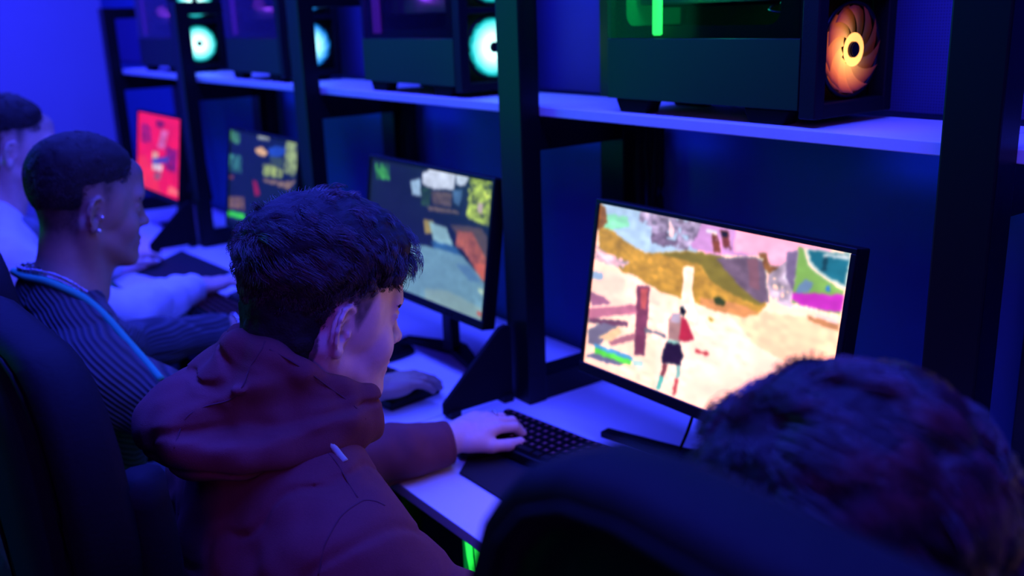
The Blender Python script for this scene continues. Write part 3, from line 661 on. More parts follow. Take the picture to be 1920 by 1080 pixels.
# ------------------------------------------------------------------ keyboards, mats, mice
def keyboard(loc, rz, label, first=[None]):
    if first[0] is None:
        t = thing('keyboard', label, 'keyboard', loc, rz, 'keyboards on the desks')
        box('housing', (-0.22, -0.068, 0.0), (0.22, 0.068, 0.020), 'plastic_black', t, 0.004)
        me = None; me2 = None
        for row in range(6):
            x = -0.211
            keys = [1] * 23
            if row == 4: keys = [2.25] + [1] * 10 + [2.75] + [1] * 7
            if row == 5: keys = [1.25] * 3 + [6.25] + [1.25] * 4 + [1] * 6
            for kw in keys:
                if x + kw * 0.0184 > 0.215: break
                y = 0.052 - row * 0.0195 - (0.0 if row else -0.002)
                w = kw * 0.0184 - 0.003
                bm = bmesh.new(); add_box(bm, (0, -0.0155, 0), (w, 0, 0.008), 0, 1)
                for v in bm.verts:
                    if v.co.z > 0.004: v.co.x += (0.0018 if v.co.x < w / 2 else -0.0018); v.co.y += (0.0015 if v.co.y < -0.007 else -0.0015)
                if kw == 1 and me is None:
                    o = bm_obj('key', bm, 'key_black', t); me = o.data
                elif kw == 1:
                    bm.free(); o = bpy.data.objects.new('key', me); COL.objects.link(o); o.parent = t
                else: o = bm_obj('key', bm, 'key_black', t)
                o.location = (x, y, 0.0195)
                if kw == 1:
                    if me2 is None:
                        q = box('legend', (0.0045, -0.0105, 0.0080), (0.0105, -0.0045, 0.0084), 'key_print', o, 0); me2 = q.data
                    else:
                        q = bpy.data.objects.new('legend', me2); COL.objects.link(q); q.parent = o
                x += kw * 0.0184
        first[0] = t; return t
    c = dup(first[0]); c.location = loc; c.rotation_euler = (0, 0, rz); c['label'] = label; return c
keyboard((-1.285, 1.035, Z_DESK + 0.0045), math.radians(6.5), 'black keyboard with faint purple key legends, in front of the bright game screen')
keyboard((-1.935, 0.945, Z_DESK + 0.0005), math.radians(8), 'black keyboard under the right hand of the player in the knitted sweater')
keyboard((-2.62, 0.88, Z_DESK + 0.0005), math.radians(0), 'black keyboard beside the white cuff resting on the second desk')
def desk_mat(pts, label):
    bm = bmesh.new(); vs = [bm.verts.new((x, y, 0)) for x, y in pts]; f = bm.faces.new(vs); r = bmesh.ops.extrude_face_region(bm, geom=[f])
    for v in [g for g in r['geom'] if isinstance(g, bmesh.types.BMVert)]: v.co.z += 0.0035
    bmesh.ops.recalc_face_normals(bm, faces=bm.faces)
    bmesh.ops.bevel(bm, geom=bm.edges[:], offset=0.001, segments=1, affect='EDGES')
    o = bm_obj('mouse_mat', bm, 'mat_cloth', None, loc=(0, 0, Z_DESK + 0.0004)); o['label'] = label; o['category'] = 'mat'; o['group'] = 'cloth mats on the desks'
desk_mat([(-1.372, 0.858), (-0.92, 0.862), (-0.92, 1.16), (-1.53, 1.09), (-1.50, 1.00)], 'black cloth mat under the keyboard of the bright screen')
desk_mat([(-3.33, 0.84), (-3.02, 0.925), (-3.10, 1.095), (-3.55, 1.07)], 'dark cloth mat on the desk behind the boy in maroon, between the white sleeves')
def mouse(loc, rz, label):
    t = thing('mouse', label, 'mouse', loc, rz, 'computer mice')
    bm = bmesh.new(); bmesh.ops.create_uvsphere(bm, u_segments=28, v_segments=18, radius=1.0)
    for v in bm.verts:
        x, y, z = v.co; w = 0.032 * (1 - 0.12 * math.cos(y * 2.2))
        v.co = (x * w, y * 0.061, max(z, -0.02) * (0.040 - 0.007 * y) * (1 - 0.1 * y))
    bm_obj('shell', bm, 'plastic_black', t, True)
    cyl('wheel', (0, 0.032, 0.031), 0.008, 0.007, 'rubber', t, 16, 'x')
    for sx in (-1, 1):
        V = []; F = []
        for i in range(7):
            y = 0.008 + i * 0.0075; zz = 0.0405 * math.sqrt(max(0.02, 1 - (y / 0.061) ** 2)) - 0.004 * y / 0.061
            for j in range(4): xx = sx * (0.0035 + j * 0.006); V.append((xx, y, zz * math.sqrt(1 - (xx / 0.033) ** 2) * 0.985 + 0.0015))
        for i in range(6):
            for j in range(3): F.append((i * 4 + j, i * 4 + j + 1, (i + 1) * 4 + j + 1, (i + 1) * 4 + j))
        mesh_obj('mouse_button', V, F, 'plastic_black', t, True)
    return t
mouse((-1.418, 0.950, Z_DESK + 0.004), math.radians(-8), 'black mouse gripped by the ringed left hand of the boy in maroon')
mouse((-2.005, 1.085, Z_DESK + 0.0026), math.radians(10), 'black mouse lying free beyond the chin of the boy in maroon')
mouse((-2.715, 0.985, Z_DESK + 0.0026), math.radians(-5), 'small dark mouse under the far white sleeved hand')

# green led strips under the near desk
t = thing('led_strip', 'glowing green light strips under the front edge of the near white desk', 'light', (-1.31, 0.86, Z_DESK - 0.06), 0)
for k, (dx, r) in enumerate(((-0.055, 0.006), (-0.018, 0.009), (0.03, 0.014))):
    tube('light_tube', [(dx, 0.0, 0.0), (dx + 0.012, 0.0, -0.10), (dx + 0.03, 0.01, -0.22), (dx + 0.05, 0.02, -0.30)], r, 'green_strip', t, 12)
box('strip_backing', (-0.09, 0.015, -0.32), (0.09, 0.022, 0.035), 'green_soft', t, 0.001)

# ------------------------------------------------------------------ gaming chairs
def gaming_chair(loc, rz, label, ztop, proto=[None]):
    if proto[0] is not None:
        c = dup(proto[0]); c.location = (loc[0], loc[1], 0); c.rotation_euler = (0, 0, rz); c['label'] = label
        for ch in c.children:
            if ch.name.split('.')[0] in ('backrest', 'lumbar_panel', 'bolster', 'back_shell'): ch.location.z = ztop - 1.215
        return c
    t = thing('gaming_chair', label, 'chair', (loc[0], loc[1], 0), rz, 'gaming chairs')
    prof = [(0.0, .135), (.006, .175), (.022, .210), (.05, .238), (.09, .256), (.14, .264), (.20, .262), (.25, .250), (.31, .225), (.38, .205), (.48, .20), (.60, .215), (.72, .225)]
    zt = 1.215
    pts = [(x, zt - d) for d, x in prof] + [(-x, zt - d) for d, x in reversed(prof)]
    # padded shell: outline rings at several depths
    rings = [(-0.055, 0.90), (-0.068, 0.97), (-0.050, 1.0), (-0.015, 1.0), (0.0, 0.965), (0.004, 0.90)]
    cx, cz = 0, zt - 0.33; V = []; F = []; n = len(pts)
    for y, s in rings:
        for x, z in pts:
            dz = z - cz; k = 1 - (1 - s) * 0.5
            V.append((x - math.copysign(min(abs(x), (1 - s) * 0.25), x), y - 0.10 * (zt - z) * -0.35, z - math.copysign((1 - s) * 0.25, dz)))
    for i in range(len(rings) - 1):
        for k in range(n): F.append((i * n + k, i * n + (k + 1) % n, (i + 1) * n + (k + 1) % n, (i + 1) * n + k))
    half = len(prof)
    for base, flip in ((0, True), ((len(rings) - 1) * n, False)):
        for k in range(half - 1):
            q = (base + k, base + k + 1, base + n - 2 - k, base + n - 1 - k); F.append(q if flip else q[::-1])
    o = mesh_obj('backrest', V, F, 'chair_leather', t, True)
    # hard outer seam ring at the rear face
    seam = [(x * 0.90, -0.070 + 0.035 * (zt - z), z - (0.012 if z > cz else -0.012)) for x, z in pts]
    tube('piping', seam, 0.003, 'rubber', o, 5, True)
    # central rear panel with a cross seam
    pp = [(x * 0.62, zt - 0.04 - d * 0.9) for d, x in prof]; pp = pp + [(-x, z) for x, z in reversed(pp)]
    V = [(x, -0.073 + 0.035 * (zt - z), z) for x, z in pp] + [(x * 1.04, -0.055 + 0.035 * (zt - z), z) for x, z in pp]; m = len(pp); h2 = m // 2
    F = [(k, (k + 1) % m, m + (k + 1) % m, m + k) for k in range(m)] + [(k, m - 1 - k, m - 2 - k, k + 1) for k in range(h2 - 1)]
    mesh_obj('back_shell', V, F, 'fabric_navy', t, True)
    box('lumbar_panel', (-0.13, 0.006, zt - 0.62), (0.13, 0.045, zt - 0.46), 'chair_leather', t, 0.018, 3)
    for sx in (-1, 1):
        tube('bolster', spline([(sx * .215, 0.02, zt - 0.68), (sx * .185, 0.03, zt - 0.45), (sx * .225, 0.03, zt - 0.26), (sx * .235, 0.02, zt - 0.14)], 4), 0.028, 'chair_leather', t, 10)
    bm = bmesh.new(); add_box(bm, (-0.25, 0.03, 0.385), (0.25, 0.50, 0.465), 0.03, 4)
    for v in bm.verts:
        if v.co.z > 0.42: v.co.z -= 0.02 * (1 - (v.co.x / 0.25) ** 2)
    s = bm_obj('seat', bm, 'chair_leather', t, True)
    box('tilt_plate', (-0.11, 0.12, 0.345), (0.11, 0.38, 0.386), 'plastic_black', t, 0.006)
    box('back_bracket', (-0.04, -0.03, 0.36), (0.04, 0.14, 0.385), 'plastic_black', t, 0.003)
    box('back_stem', (-0.04, -0.045, 0.36), (0.04, -0.025, 0.56), 'plastic_black', t, 0.003)
    cyl('gas_lift', (0, 0.25, 0.225), 0.028, 0.25, 'plastic_black', t, 20)
    for sx in (-1, 1):
        b = box('armrest_post', (sx * 0.268 - 0.018, 0.16, 0.40), (sx * 0.268 + 0.018, 0.22, 0.62), 'plastic_black', t, 0.005)
        box('armrest_pad', (sx * 0.268 - 0.04, 0.08, 0.62), (sx * 0.268 + 0.04, 0.32, 0.645), 'chair_leather', t, 0.01)
        box('armrest_bracket', (sx * 0.268 - 0.018, 0.17, 0.372), (sx * 0.268 + 0.018 if sx > 0 else -0.08, 0.21, 0.40) if sx < 0 else (sx * 0.268 + 0.018, 0.21, 0.40), 'plastic_black', t, 0.002)
    for k in range(5):
        a = 2 * math.pi * k / 5 + 0.3; c, s_ = math.cos(a), math.sin(a)
        tube('base_leg', [(0.02 * c, 0.25 + 0.02 * s_, 0.115), (0.15 * c, 0.25 + 0.15 * s_, 0.10), (0.29 * c, 0.25 + 0.29 * s_, 0.075)], [0.030, 0.024, 0.016], 'plastic_black', t, 10)
        w_ = cyl('caster', (0.29 * c, 0.25 + 0.29 * s_, 0.030), 0.030, 0.035, 'rubber', t, 18, 'x', bev=0.004)
        cyl('caster_stem', (0.29 * c, 0.25 + 0.29 * s_, 0.062), 0.008, 0.03, 'rubber', w_, 10)
    proto[0] = t; return t
gaming_chair((-1.265, 0.200), math.radians(3), 'dark gaming chair back at the lower left, behind the boy in maroon', 1.165)
gaming_chair((-1.900, 0.235), 0.0, 'black gaming chair back at the left edge behind the player in the knitted sweater', 1.215)
gaming_chair((-2.86, 0.20), 0.0, 'gaming chair of the player in the white top at the far left', 1.18)
gaming_chair((-0.162, 0.325), 0.0, 'large dark gaming chair back in the foreground, beside the tousled head', 1.345)

# ------------------------------------------------------------------ smooth surfaces for people
def vn3(P, s, seed=0):
    # value noise, P (N,3)
    Q = P * s + seed * 17.13 + 500.0; I = np.floor(Q).astype(np.int64); f = Q - I; f = f * f * (3 - 2 * f)
    def h(ix, iy, iz):
        n = (ix * 73856093) ^ (iy * 19349663) ^ (iz * 83492791) ^ (seed * 2654435)
        n = (n ^ (n >> 13)) * 1274126177 & 0x7fffffff
        return ((n ^ (n >> 16)) & 0xffff) / 65535.0
    o = 0
    for dx in (0, 1):
        for dy in (0, 1):
            for dz in (0, 1):
                wgt = (f[:, 0] if dx else 1 - f[:, 0]) * (f[:, 1] if dy else 1 - f[:, 1]) * (f[:, 2] if dz else 1 - f[:, 2])
                o = o + wgt * h(I[:, 0] + dx, I[:, 1] + dy, I[:, 2] + dz)
    return o * 2 - 1
class Sdf:
    def __init__(s): s.ops = []; s.R = np.eye(3); s.T = np.zeros(3); s.s = 1.0; s.disp = None; s.dmax = 0
    def frame(s, R=np.eye(3), T=(0, 0, 0), sc=1.0): s.R = np.array(R, float); s.T = np.array(T, float); s.s = sc; return s
    def w(s, p): return s.T + s.s * (s.R @ np.array(p, float))
    def cap(s, a, b, ra, rb, k=0.02, m='u'):
        a = s.w(a); b = s.w(b); ra *= s.s; rb *= s.s
        s.ops.append(('cap', m, k, (a + b) / 2, np.linalg.norm(b - a) / 2 + max(ra, rb), a, b, ra, rb)); return s
    def ell(s, c, r, k=0.02, m='u', R=None):
        c = s.w(c); r = np.array(r, float) * s.s; M = s.R if R is None else s.R @ R
        s.ops.append(('ell', m, k, c, float(r.max()), M, r)); return s
    def cut(s, c, n, rad, k=0.0):
        c = s.w(c); n = s.R @ np.array(n, float); n /= np.linalg.norm(n)
        s.ops.append(('cut', 'i', k, c, rad * s.s, n)); return s
    def poly(s, pts, rads, k=0.01, m='u'):
        if not hasattr(rads, '__len__'): rads = [rads] * len(pts)
        for i in range(len(pts) - 1): s.cap(pts[i], pts[i + 1], rads[i], rads[i + 1], k, m)
        return s
    @staticmethod
    def prim(o, P):
        if o[0] == 'cap':
            a, b, ra, rb = o[5:]; ba = b - a; L = max(ba @ ba, 1e-12); t = np.clip(((P - a) @ ba) / L, 0, 1)
            return np.sqrt(((P - a - t[:, None] * ba) ** 2).sum(1)) - (ra + (rb - ra) * t)
        if o[0] == 'ell':
            M, r = o[5], o[6]; q = (P - o[3]) @ M
            k0 = np.sqrt(((q / r) ** 2).sum(1)); k1 = np.sqrt(((q / r ** 2) ** 2).sum(1)) + 1e-9
            return np.where(k0 < 1e-6, -r.min(), k0 * (k0 - 1) / k1)
        return (P - o[3]) @ o[5]
    def evalb(s, P, bc, br, d=None):
        # P (nb,m,3) in blocks with centres bc and radius br
        nb, m, _ = P.shape; D = np.full((nb, m), 0.25)
        for o in s.ops:
            rr = o[4] + br + (0.0 if o[0] == 'cut' else 0.115)
            sel = np.nonzero(((bc - o[3]) ** 2).sum(1) < rr * rr)[0]
            if not len(sel): continue
            v = s.prim(o, P[sel].reshape(-1, 3)).reshape(len(sel), m); cur = D[sel]; k = o[2]
            if o[1] == 'u':
                if k: h = np.maximum(k - np.abs(cur - v), 0) / k; v = np.minimum(cur, v) - h * h * k * 0.25
                else: v = np.minimum(cur, v)
            elif o[1] == 's':
                v = -v; h = np.maximum(k - np.abs(cur - v), 0) / max(k, 1e-9); v = np.maximum(cur, v) + h * h * k * 0.25
            else:
                q = ((P[sel] - o[3]) ** 2).sum(2) < o[4] ** 2; v = np.where(q, np.maximum(cur, v), cur)
            D[sel] = v
        if s.disp is not None:
            near = np.abs(D) < 0.05; Q = P[near]; D[near] = D[near] - s.disp(Q)
        return D
    def mesh(s, name, h, matname, parent, off, tint=None, rib=None, smooth_iter=0):
        us = [o for o in s.ops if o[1] == 'u']
        lo = np.min([o[3] - o[4] for o in us], 0) - 0.03; hi = np.max([o[3] + o[4] for o in us], 0) + 0.03
        B = 8; bs = B * h; n = np.ceil((hi - lo) / bs).astype(int)
        I = np.stack(np.meshgrid(*[np.arange(k) for k in n], indexing='ij'), -1).reshape(-1, 3)
        bc = lo + (I + 0.5) * bs; br = bs * 0.87
        keep = np.zeros(len(I), bool)
        for o in us:
            rr = o[4] + br + 0.02; keep |= ((bc - o[3]) ** 2).sum(1) < rr * rr
        I = I[keep]; bc = bc[keep]
        dc = s.evalb(bc[:, None, :], bc, br * 2.5)[:, 0]
        kp = np.abs(dc) < br * 1.8 + s.dmax + 0.015; I = I[kp]; bc = bc[kp]
        g = np.stack(np.meshgrid(*[np.arange(B + 1)] * 3, indexing='ij'), -1).reshape(-1, 3)
        Ds = []
        for a in range(0, len(I), 1500):
            P = lo + (I[a:a + 1500, None, :] * B + g[None]) * h
            Ds.append(s.evalb(P, bc[a:a + 1500], br))
        D = np.concatenate(Ds).reshape(-1, B + 1, B + 1, B + 1)
        c8 = [(dx, dy, dz) for dx in (0, 1) for dy in (0, 1) for dz in (0, 1)]
        C = np.stack([D[:, dx:dx + B, dy:dy + B, dz:dz + B] for dx, dy, dz in c8], -1)
        act = (C.min(-1) < 0) & (C.max(-1) >= 0)
        b, i, j, k = np.nonzero(act); C = C[b, i, j, k]
        G = I[b] * B + np.stack([i, j, k], -1); NN = n * B + 2
        key = (G[:, 0] * NN[1] + G[:, 1]) * NN[2] + G[:, 2]
        order = np.argsort(key); key = key[order]; G = G[order]; C = C[order]
        acc = np.zeros((len(G), 3)); cnt = np.zeros(len(G)); c8a = np.array(c8, float)
        for e in range(8):
            for ax, st in ((0, 4), (1, 2), (2, 1)):
                if c8[e][ax] == 0:
                    f = e + st; va, vb = C[:, e], C[:, f]; m = (va < 0) != (vb < 0)
                    t = np.where(m, va / np.where(m, va - vb, 1), 0)
                    p = c8a[e][None] + t[:, None] * (c8a[f] - c8a[e])[None]; acc += p * m[:, None]; cnt += m
        V = lo + (G + acc / cnt[:, None]) * h
        F = []
        step = [NN[1] * NN[2], NN[2], 1]
        for ax in range(3):
            st = (4, 2, 1)[ax]; va, vb = C[:, 0], C[:, st]; m = np.nonzero((va < 0) != (vb < 0))[0]
            u, v = [q for q in range(3) if q != ax]; kk = key[m]
            ids = []; ok = np.ones(len(m), bool)
            for kq in (kk, kk - step[u], kk - step[u] - step[v], kk - step[v]):
                p = np.clip(np.searchsorted(key, kq), 0, len(key) - 1); ok &= key[p] == kq; ids.append(p)
            q = np.stack(ids, -1)[ok]; neg = (va[m][ok] < 0)
            if ax == 1: neg = ~neg
            q[~neg] = q[~neg][:, ::-1]; F.append(q)
        F = np.concatenate(F)
        me = bpy.data.meshes.new(name); Vw = V.copy(); off = np.array(off, float)
        Vl = Vw + np.array([0, 0, H0]) - off
        me.vertices.add(len(Vl)); me.vertices.foreach_set('co', Vl.ravel()); me.loops.add(F.size); me.loops.foreach_set('vertex_index', F.ravel().astype(np.int32))
        me.polygons.add(len(F)); me.polygons.foreach_set('loop_start', np.arange(0, F.size, 4)); me.update(calc_edges=True); me.validate()
        if tint is not None:
            a = me.attributes.new('tint', 'FLOAT_COLOR', 'POINT'); c = np.ones((len(V), 4), np.float32); t = tint(V); c[:, 0] = t[0]; c[:, 1] = t[1]; a.data.foreach_set('color', c.ravel())
        if rib is not None:
            a = me.attributes.new('rib', 'FLOAT_VECTOR', 'POINT'); a.data.foreach_set('vector', rib(V).astype(np.float32).ravel())
        me.materials.append(MAT[matname]); me.shade_smooth()
        o = bpy.data.objects.new(name, me); COL.objects.link(o); o.parent = parent
        return o
def rotm(yaw=0, pitch=0, roll=0):
    y, p, r = math.radians(yaw), math.radians(pitch), math.radians(roll)
    return np.array(Matrix.Rotation(y, 3, 'Z') @ Matrix.Rotation(p, 3, 'X') @ Matrix.Rotation(r, 3, 'Y'))
def axes(y, up):
    y = np.array(y, float); y /= np.linalg.norm(y); x = np.cross(y, np.array(up, float)); x /= np.linalg.norm(x); z = np.cross(x, y)
    return np.stack([x, y, z], 1)

CR_C = np.array([0, -.012, .045]); CR_R = np.array([.074, .095, .086])
def head_ops(S_, hd, neck):
    R, C, sc = hd['R'], np.array(hd['C']), hd['s']
    S_.frame(R, C, sc)
    S_.ell(CR_C, CR_R, 0.0)
    S_.ell((0, .038, -.018), (.061, .052, .082), .03)
    S_.ell((0, .030, -.064), (.050, .052, .040), .025)
    for s in (-1, 1):
        S_.cap((s * .050, .000, -.055), (s * .020, .070, -.098), .017, .016, .022)
        S_.ell((s * .037, .062, -.036), (.022, .022, .026), .02)
        S_.ell((s * .060, .015, .01), (.012, .03, .04), .02)
    S_.ell((0, .076, -.100), (.022, .018, .016), .02)
    S_.cap((-.030, .083, .020), (.030, .083, .020), .011, .011, .018)
    S_.cap((0, .082, .030), (0, .076, .060), .022, .028, .03)
    for s in (-1, 1):
        S_.ell((s * .031, .100, .001), (.016, .014, .012), .014, 's')
        S_.ell((s * .031, .0745, .000), (.0150, .0130, .0128), .005)
        S_.poly([(s * .018, .089, .004), (s * .031, .0905, .0075), (s * .044, .083, .004)], .0022, .004)
    S_.poly([(0, .084, .012), (0, .095, -.008), (0, .109, -.031)], [.0075, .0078, .0100], .012)
    for s in (-1, 1): S_.ell((s * .0115, .097, -.034), (.0075, .0095, .0075), .007)
    S_.cap((0, .098, -.036), (0, .089, -.052), .006, .005, .008)
    for s in (-1, 1): S_.ell((s * .0065, .100, -.0415), (.0032, .0042, .003), .002, 's')
    S_.ell((0, .078, -.066), (.030, .018, .024), .014)
    S_.ell((0, .0925, -.0625), (.0215, .0080, .0050), .006)
    S_.ell((0, .0905, -.0735), (.0175, .0085, .0062), .006)
    S_.ell((0, .1010, -.0680), (.024, .010, .0013), .003, 's')
    # ears
    for s in (-1, 1):
        Re = np.array(Matrix.Rotation(math.radians(s * 24), 3, 'Z') @ Matrix.Rotation(math.radians(-10), 3, 'X'))
        e = np.array([s * .0755, -.010, -.008])
        def L(y, z, x=0.0): return e + Re @ np.array([s * x, y, z])
        S_.ell(L(0, .002, .000), (.0055, .0165, .027), .006, 'u', Re)
        S_.ell(L(.0005, -.001, .0075), (.0080, .0115, .0185), .004, 's', Re)
        rim = [L(.0165, .004, .002), L(.0165, .016, .004), L(.010, .0275, .0055), L(.0, .0315, .007), L(-.011, .027, .009), L(-.0165, .015, .0105), L(-.0165, .0, .010), L(-.012, -.014, .008), L(-.004, -.024, .005)]
        S_.poly(rim, [.0026, .0029, .0031, .0033, .0034, .0033, .0030, .0028, .0030], .0025)
        S_.ell(L(.0015, -.0255, .0045), (.0042, .0075, .0080), .004, 'u', Re)
        S_.poly([L(.003, .017, .003), L(-.006, .010, .0045), L(-.0085, -.003, .0045), L(-.003, -.014, .004)], .0023, .003)
        S_.ell(L(.012, -.004, .004), (.0035, .004, .0055), .003, 'u', Re)
        S_.ell(L(.0045, -.0065, .001), (.006, .0052, .0065), .003, 's', Re)
    nk = R.T @ (np.array(neck) - C) / sc
    S_.cap((0, -.028, -.03), nk, .053, .058, .03)
    S_.cap((0, .02, -.075), (nk + np.array([0, .035, .0])), .030, .04, .03)
    for s in (-1, 1): S_.cap((s * .058, -.020, -.035), nk + np.array([s * .025, .045, -.01]), .013, .014, .02)
    S_.frame()
def hand_ops(S_, wr, d, up, thumb, curl=0.35, sc=1.0, spread=1.0, k0=.012):
    R = axes(d, up); S_.frame(R, wr, sc); s = thumb       # thumb: +1 towards local +x
    S_.cap((0, -.02, 0), (0, .012, 0), .0245, .025, k0)
    S_.ell((0, .045, .001), (.037, .052, .0155), .018)
    S_.ell((s * .020, .030, -.006), (.018, .030, .014), .012)
    S_.ell((-s * .022, .040, -.004), (.014, .034, .013), .010)
    for q, (x, y, L) in enumerate(((.029, .083, .072), (.0105, .089, .080), (-.009, .085, .074), (-.0265, .075, .058))):
        x *= s; a0 = (0.14 - 0.05 * q) * s * 0.5 * spread * 1.6; c = curl * (1 + 0.08 * q)
        p = np.array([x, y - .012, .004]); ang = -0.05 - 0.30 * c; rad = .0092 if q < 3 else .0080
        S_.cap((x * .8, y - .04, .003), p, .0095, rad, .008)
        for seg, f in enumerate((.46, .31, .23)):
            dirv = np.array([math.sin(a0) * math.cos(ang), math.cos(a0) * math.cos(ang), math.sin(ang)])
            pn = p + dirv * L * f; S_.cap(p, pn, rad, rad * .92, .0035); p = pn; rad *= .93; ang -= c * (0.9, 0.8, 0)[seg]
    S_.cap((s * .022, .018, -.006), (s * .043, .046, -.014), .0145, .0115, .012)
    S_.cap((s * .043, .046, -.014), (s * .053, .074, -.018), .0108, .0098, .004)
    S_.cap((s * .053, .074, -.018), (s * .054, .098, -.021), .0098, .0080, .004)
    S_.frame()
def body_ops(S_, p, inf=0.0, arms=True, torso=True, legs=True, blend=.03, armi=None):
    nk, a, b = np.array(p['neck']), np.array(p['shL']), np.array(p['shR']); M = (a + b) / 2; P = np.array(p['hip'])
    ai = inf if armi is None else armi
    if torso:
        sp = P - M; x = (b - a) / np.linalg.norm(b - a); R = axes(np.cross(sp, x) * -1, -sp)
        R = np.stack([x, np.cross(-sp / np.linalg.norm(sp), x), -sp / np.linalg.norm(sp)], 1)
        S_.ell(M + sp * .22 + R[:, 1] * .0, (.155 + inf, .108 + inf, .165 + inf), 0.0, 'u', R)
        S_.ell(M + sp * .58, (.138 + inf * 1.3, .105 + inf * 1.2, .16 + inf), .06, 'u', R)
        S_.ell(P + np.array([0, 0, .0]), (.160 + inf, .115 + inf, .105 + inf), .06, 'u', R)
        for q in (a, b):
            S_.cap(nk + np.array([0, -.01, -.01]), q + (nk - q) * .12 + np.array([0, 0, -.002]), .050 + inf, .052 + inf, .05)
            S_.cap(M + sp * .15, q + (M - q) * .15 + sp * .08, .08 + inf, .065 + inf, .04)
    if arms:
        for s in 'LR':
            sh, el, wr = (np.array(p[q + s]) for q in ('sh', 'el', 'wr'))
            S_.cap(sh, el, .053 + ai, .040 + ai, blend); S_.cap(el, wr, .040 + ai, .0255 + ai * .8, .02)
            mid = el + (wr - el) * .3; S_.cap(el + (wr - el) * .12, mid, .042 + ai, .041 + ai, .02)
    if legs:
        for s in 'LR':
            kn, an = np.array(p['kn' + s]), np.array(p['an' + s]); hp = P + np.array([.085 if s == 'R' else -.085, .03, -.015])
            S_.cap(hp, kn, .082 + inf, .056 + inf, .04); S_.cap(kn, an, .054 + inf, .036 + inf, .03)
            S_.ell(kn + (an - kn) * .3 + np.array([0, -.015, 0]), (.050 + inf, .055 + inf, .11), .03)
def mkhead(C, s, yaw, pitch, roll=0): return dict(C=np.array(C, float), s=s, R=rotm(yaw, pitch, roll))
def to_head(hd, V): return ((V - hd['C']) @ hd['R']) / hd['s']
HL = np.array([(-.13, -.088), (-.06, -.084), (-.044, -.080), (-.034, -.066), (-.030, -.020), (-.027, .008), (-.020, .019), (.004, .017), (.010, -.008), (.016, -.012), (.023, .002), (.032, .022), (.046, .041), (.069, .054), (.081, .060), (.12, .066)])
def hair_density(q, fade=.03):
    z = np.interp(q[:, 1], HL[:, 0], HL[:, 1]); return np.clip((q[:, 2] - z) / fade, 0, 1)
def skin_tint(hd, fade=.03, amt=.85):
    def f(V):
        q = to_head(hd, V); lip = np.exp(-(((q - np.array([0, .094, -.068])) / np.array([.020, .012, .0085])) ** 2).sum(1) * 1.2)
        near = (((q - CR_C) / CR_R) ** 2).sum(1) < np.where(q[:, 1] < -.02, 3.6, 2.2)
        out = np.abs(q[:, 0]) > .084
        ear = (np.abs(q[:, 0]) > .0765) & (q[:, 1] > -.031) & (q[:, 1] < .012) & (q[:, 2] < .03)
        d = hair_density(q, fade) * near * amt; d[ear] = 0
        nz = 0.85 + 0.15 * vn3(V, 220, 3)
        return lip * .8, np.clip(d * nz, 0, 1)
    return f
def person(label, loc): return thing('person', label, 'person', loc, 0)
def shoes_and_trousers(p, t, off, h=.008, m='denim_dark'):
    T = Sdf(); body_ops(T, p, .012, arms=False, torso=False)
    P = np.array(p['hip']); T.ell(P + np.array([0, -.005, -.01]), (.178, .135, .11), .05)
    T.disp = lambda Q: .004 * vn3(Q, 22, 4) + .002 * vn3(Q, 60, 5); T.dmax = .006
    for s in 'LR': T.cut(np.array(p['an' + s]) + np.array([0, 0, -.0]), (0, 0, -1), .12)
    T.mesh('trousers', h, m, t, off)
    for s in 'LR':
        a = np.array(p['an' + s]); a[2] = -H0; Q = Sdf()
        Q.cap(a + np.array([0, -.03, .045]), a + np.array([0, .13, .036]), .044, .036, 0); Q.cap(a + np.array([0, 0, .05]), a + np.array([0, 0, .10]), .044, .046, .03)
        Q.cut(a + np.array([0, .05, .001]), (0, 0, -1), .3)
        Q.mesh('shoe', .006, 'shoe', t, off)

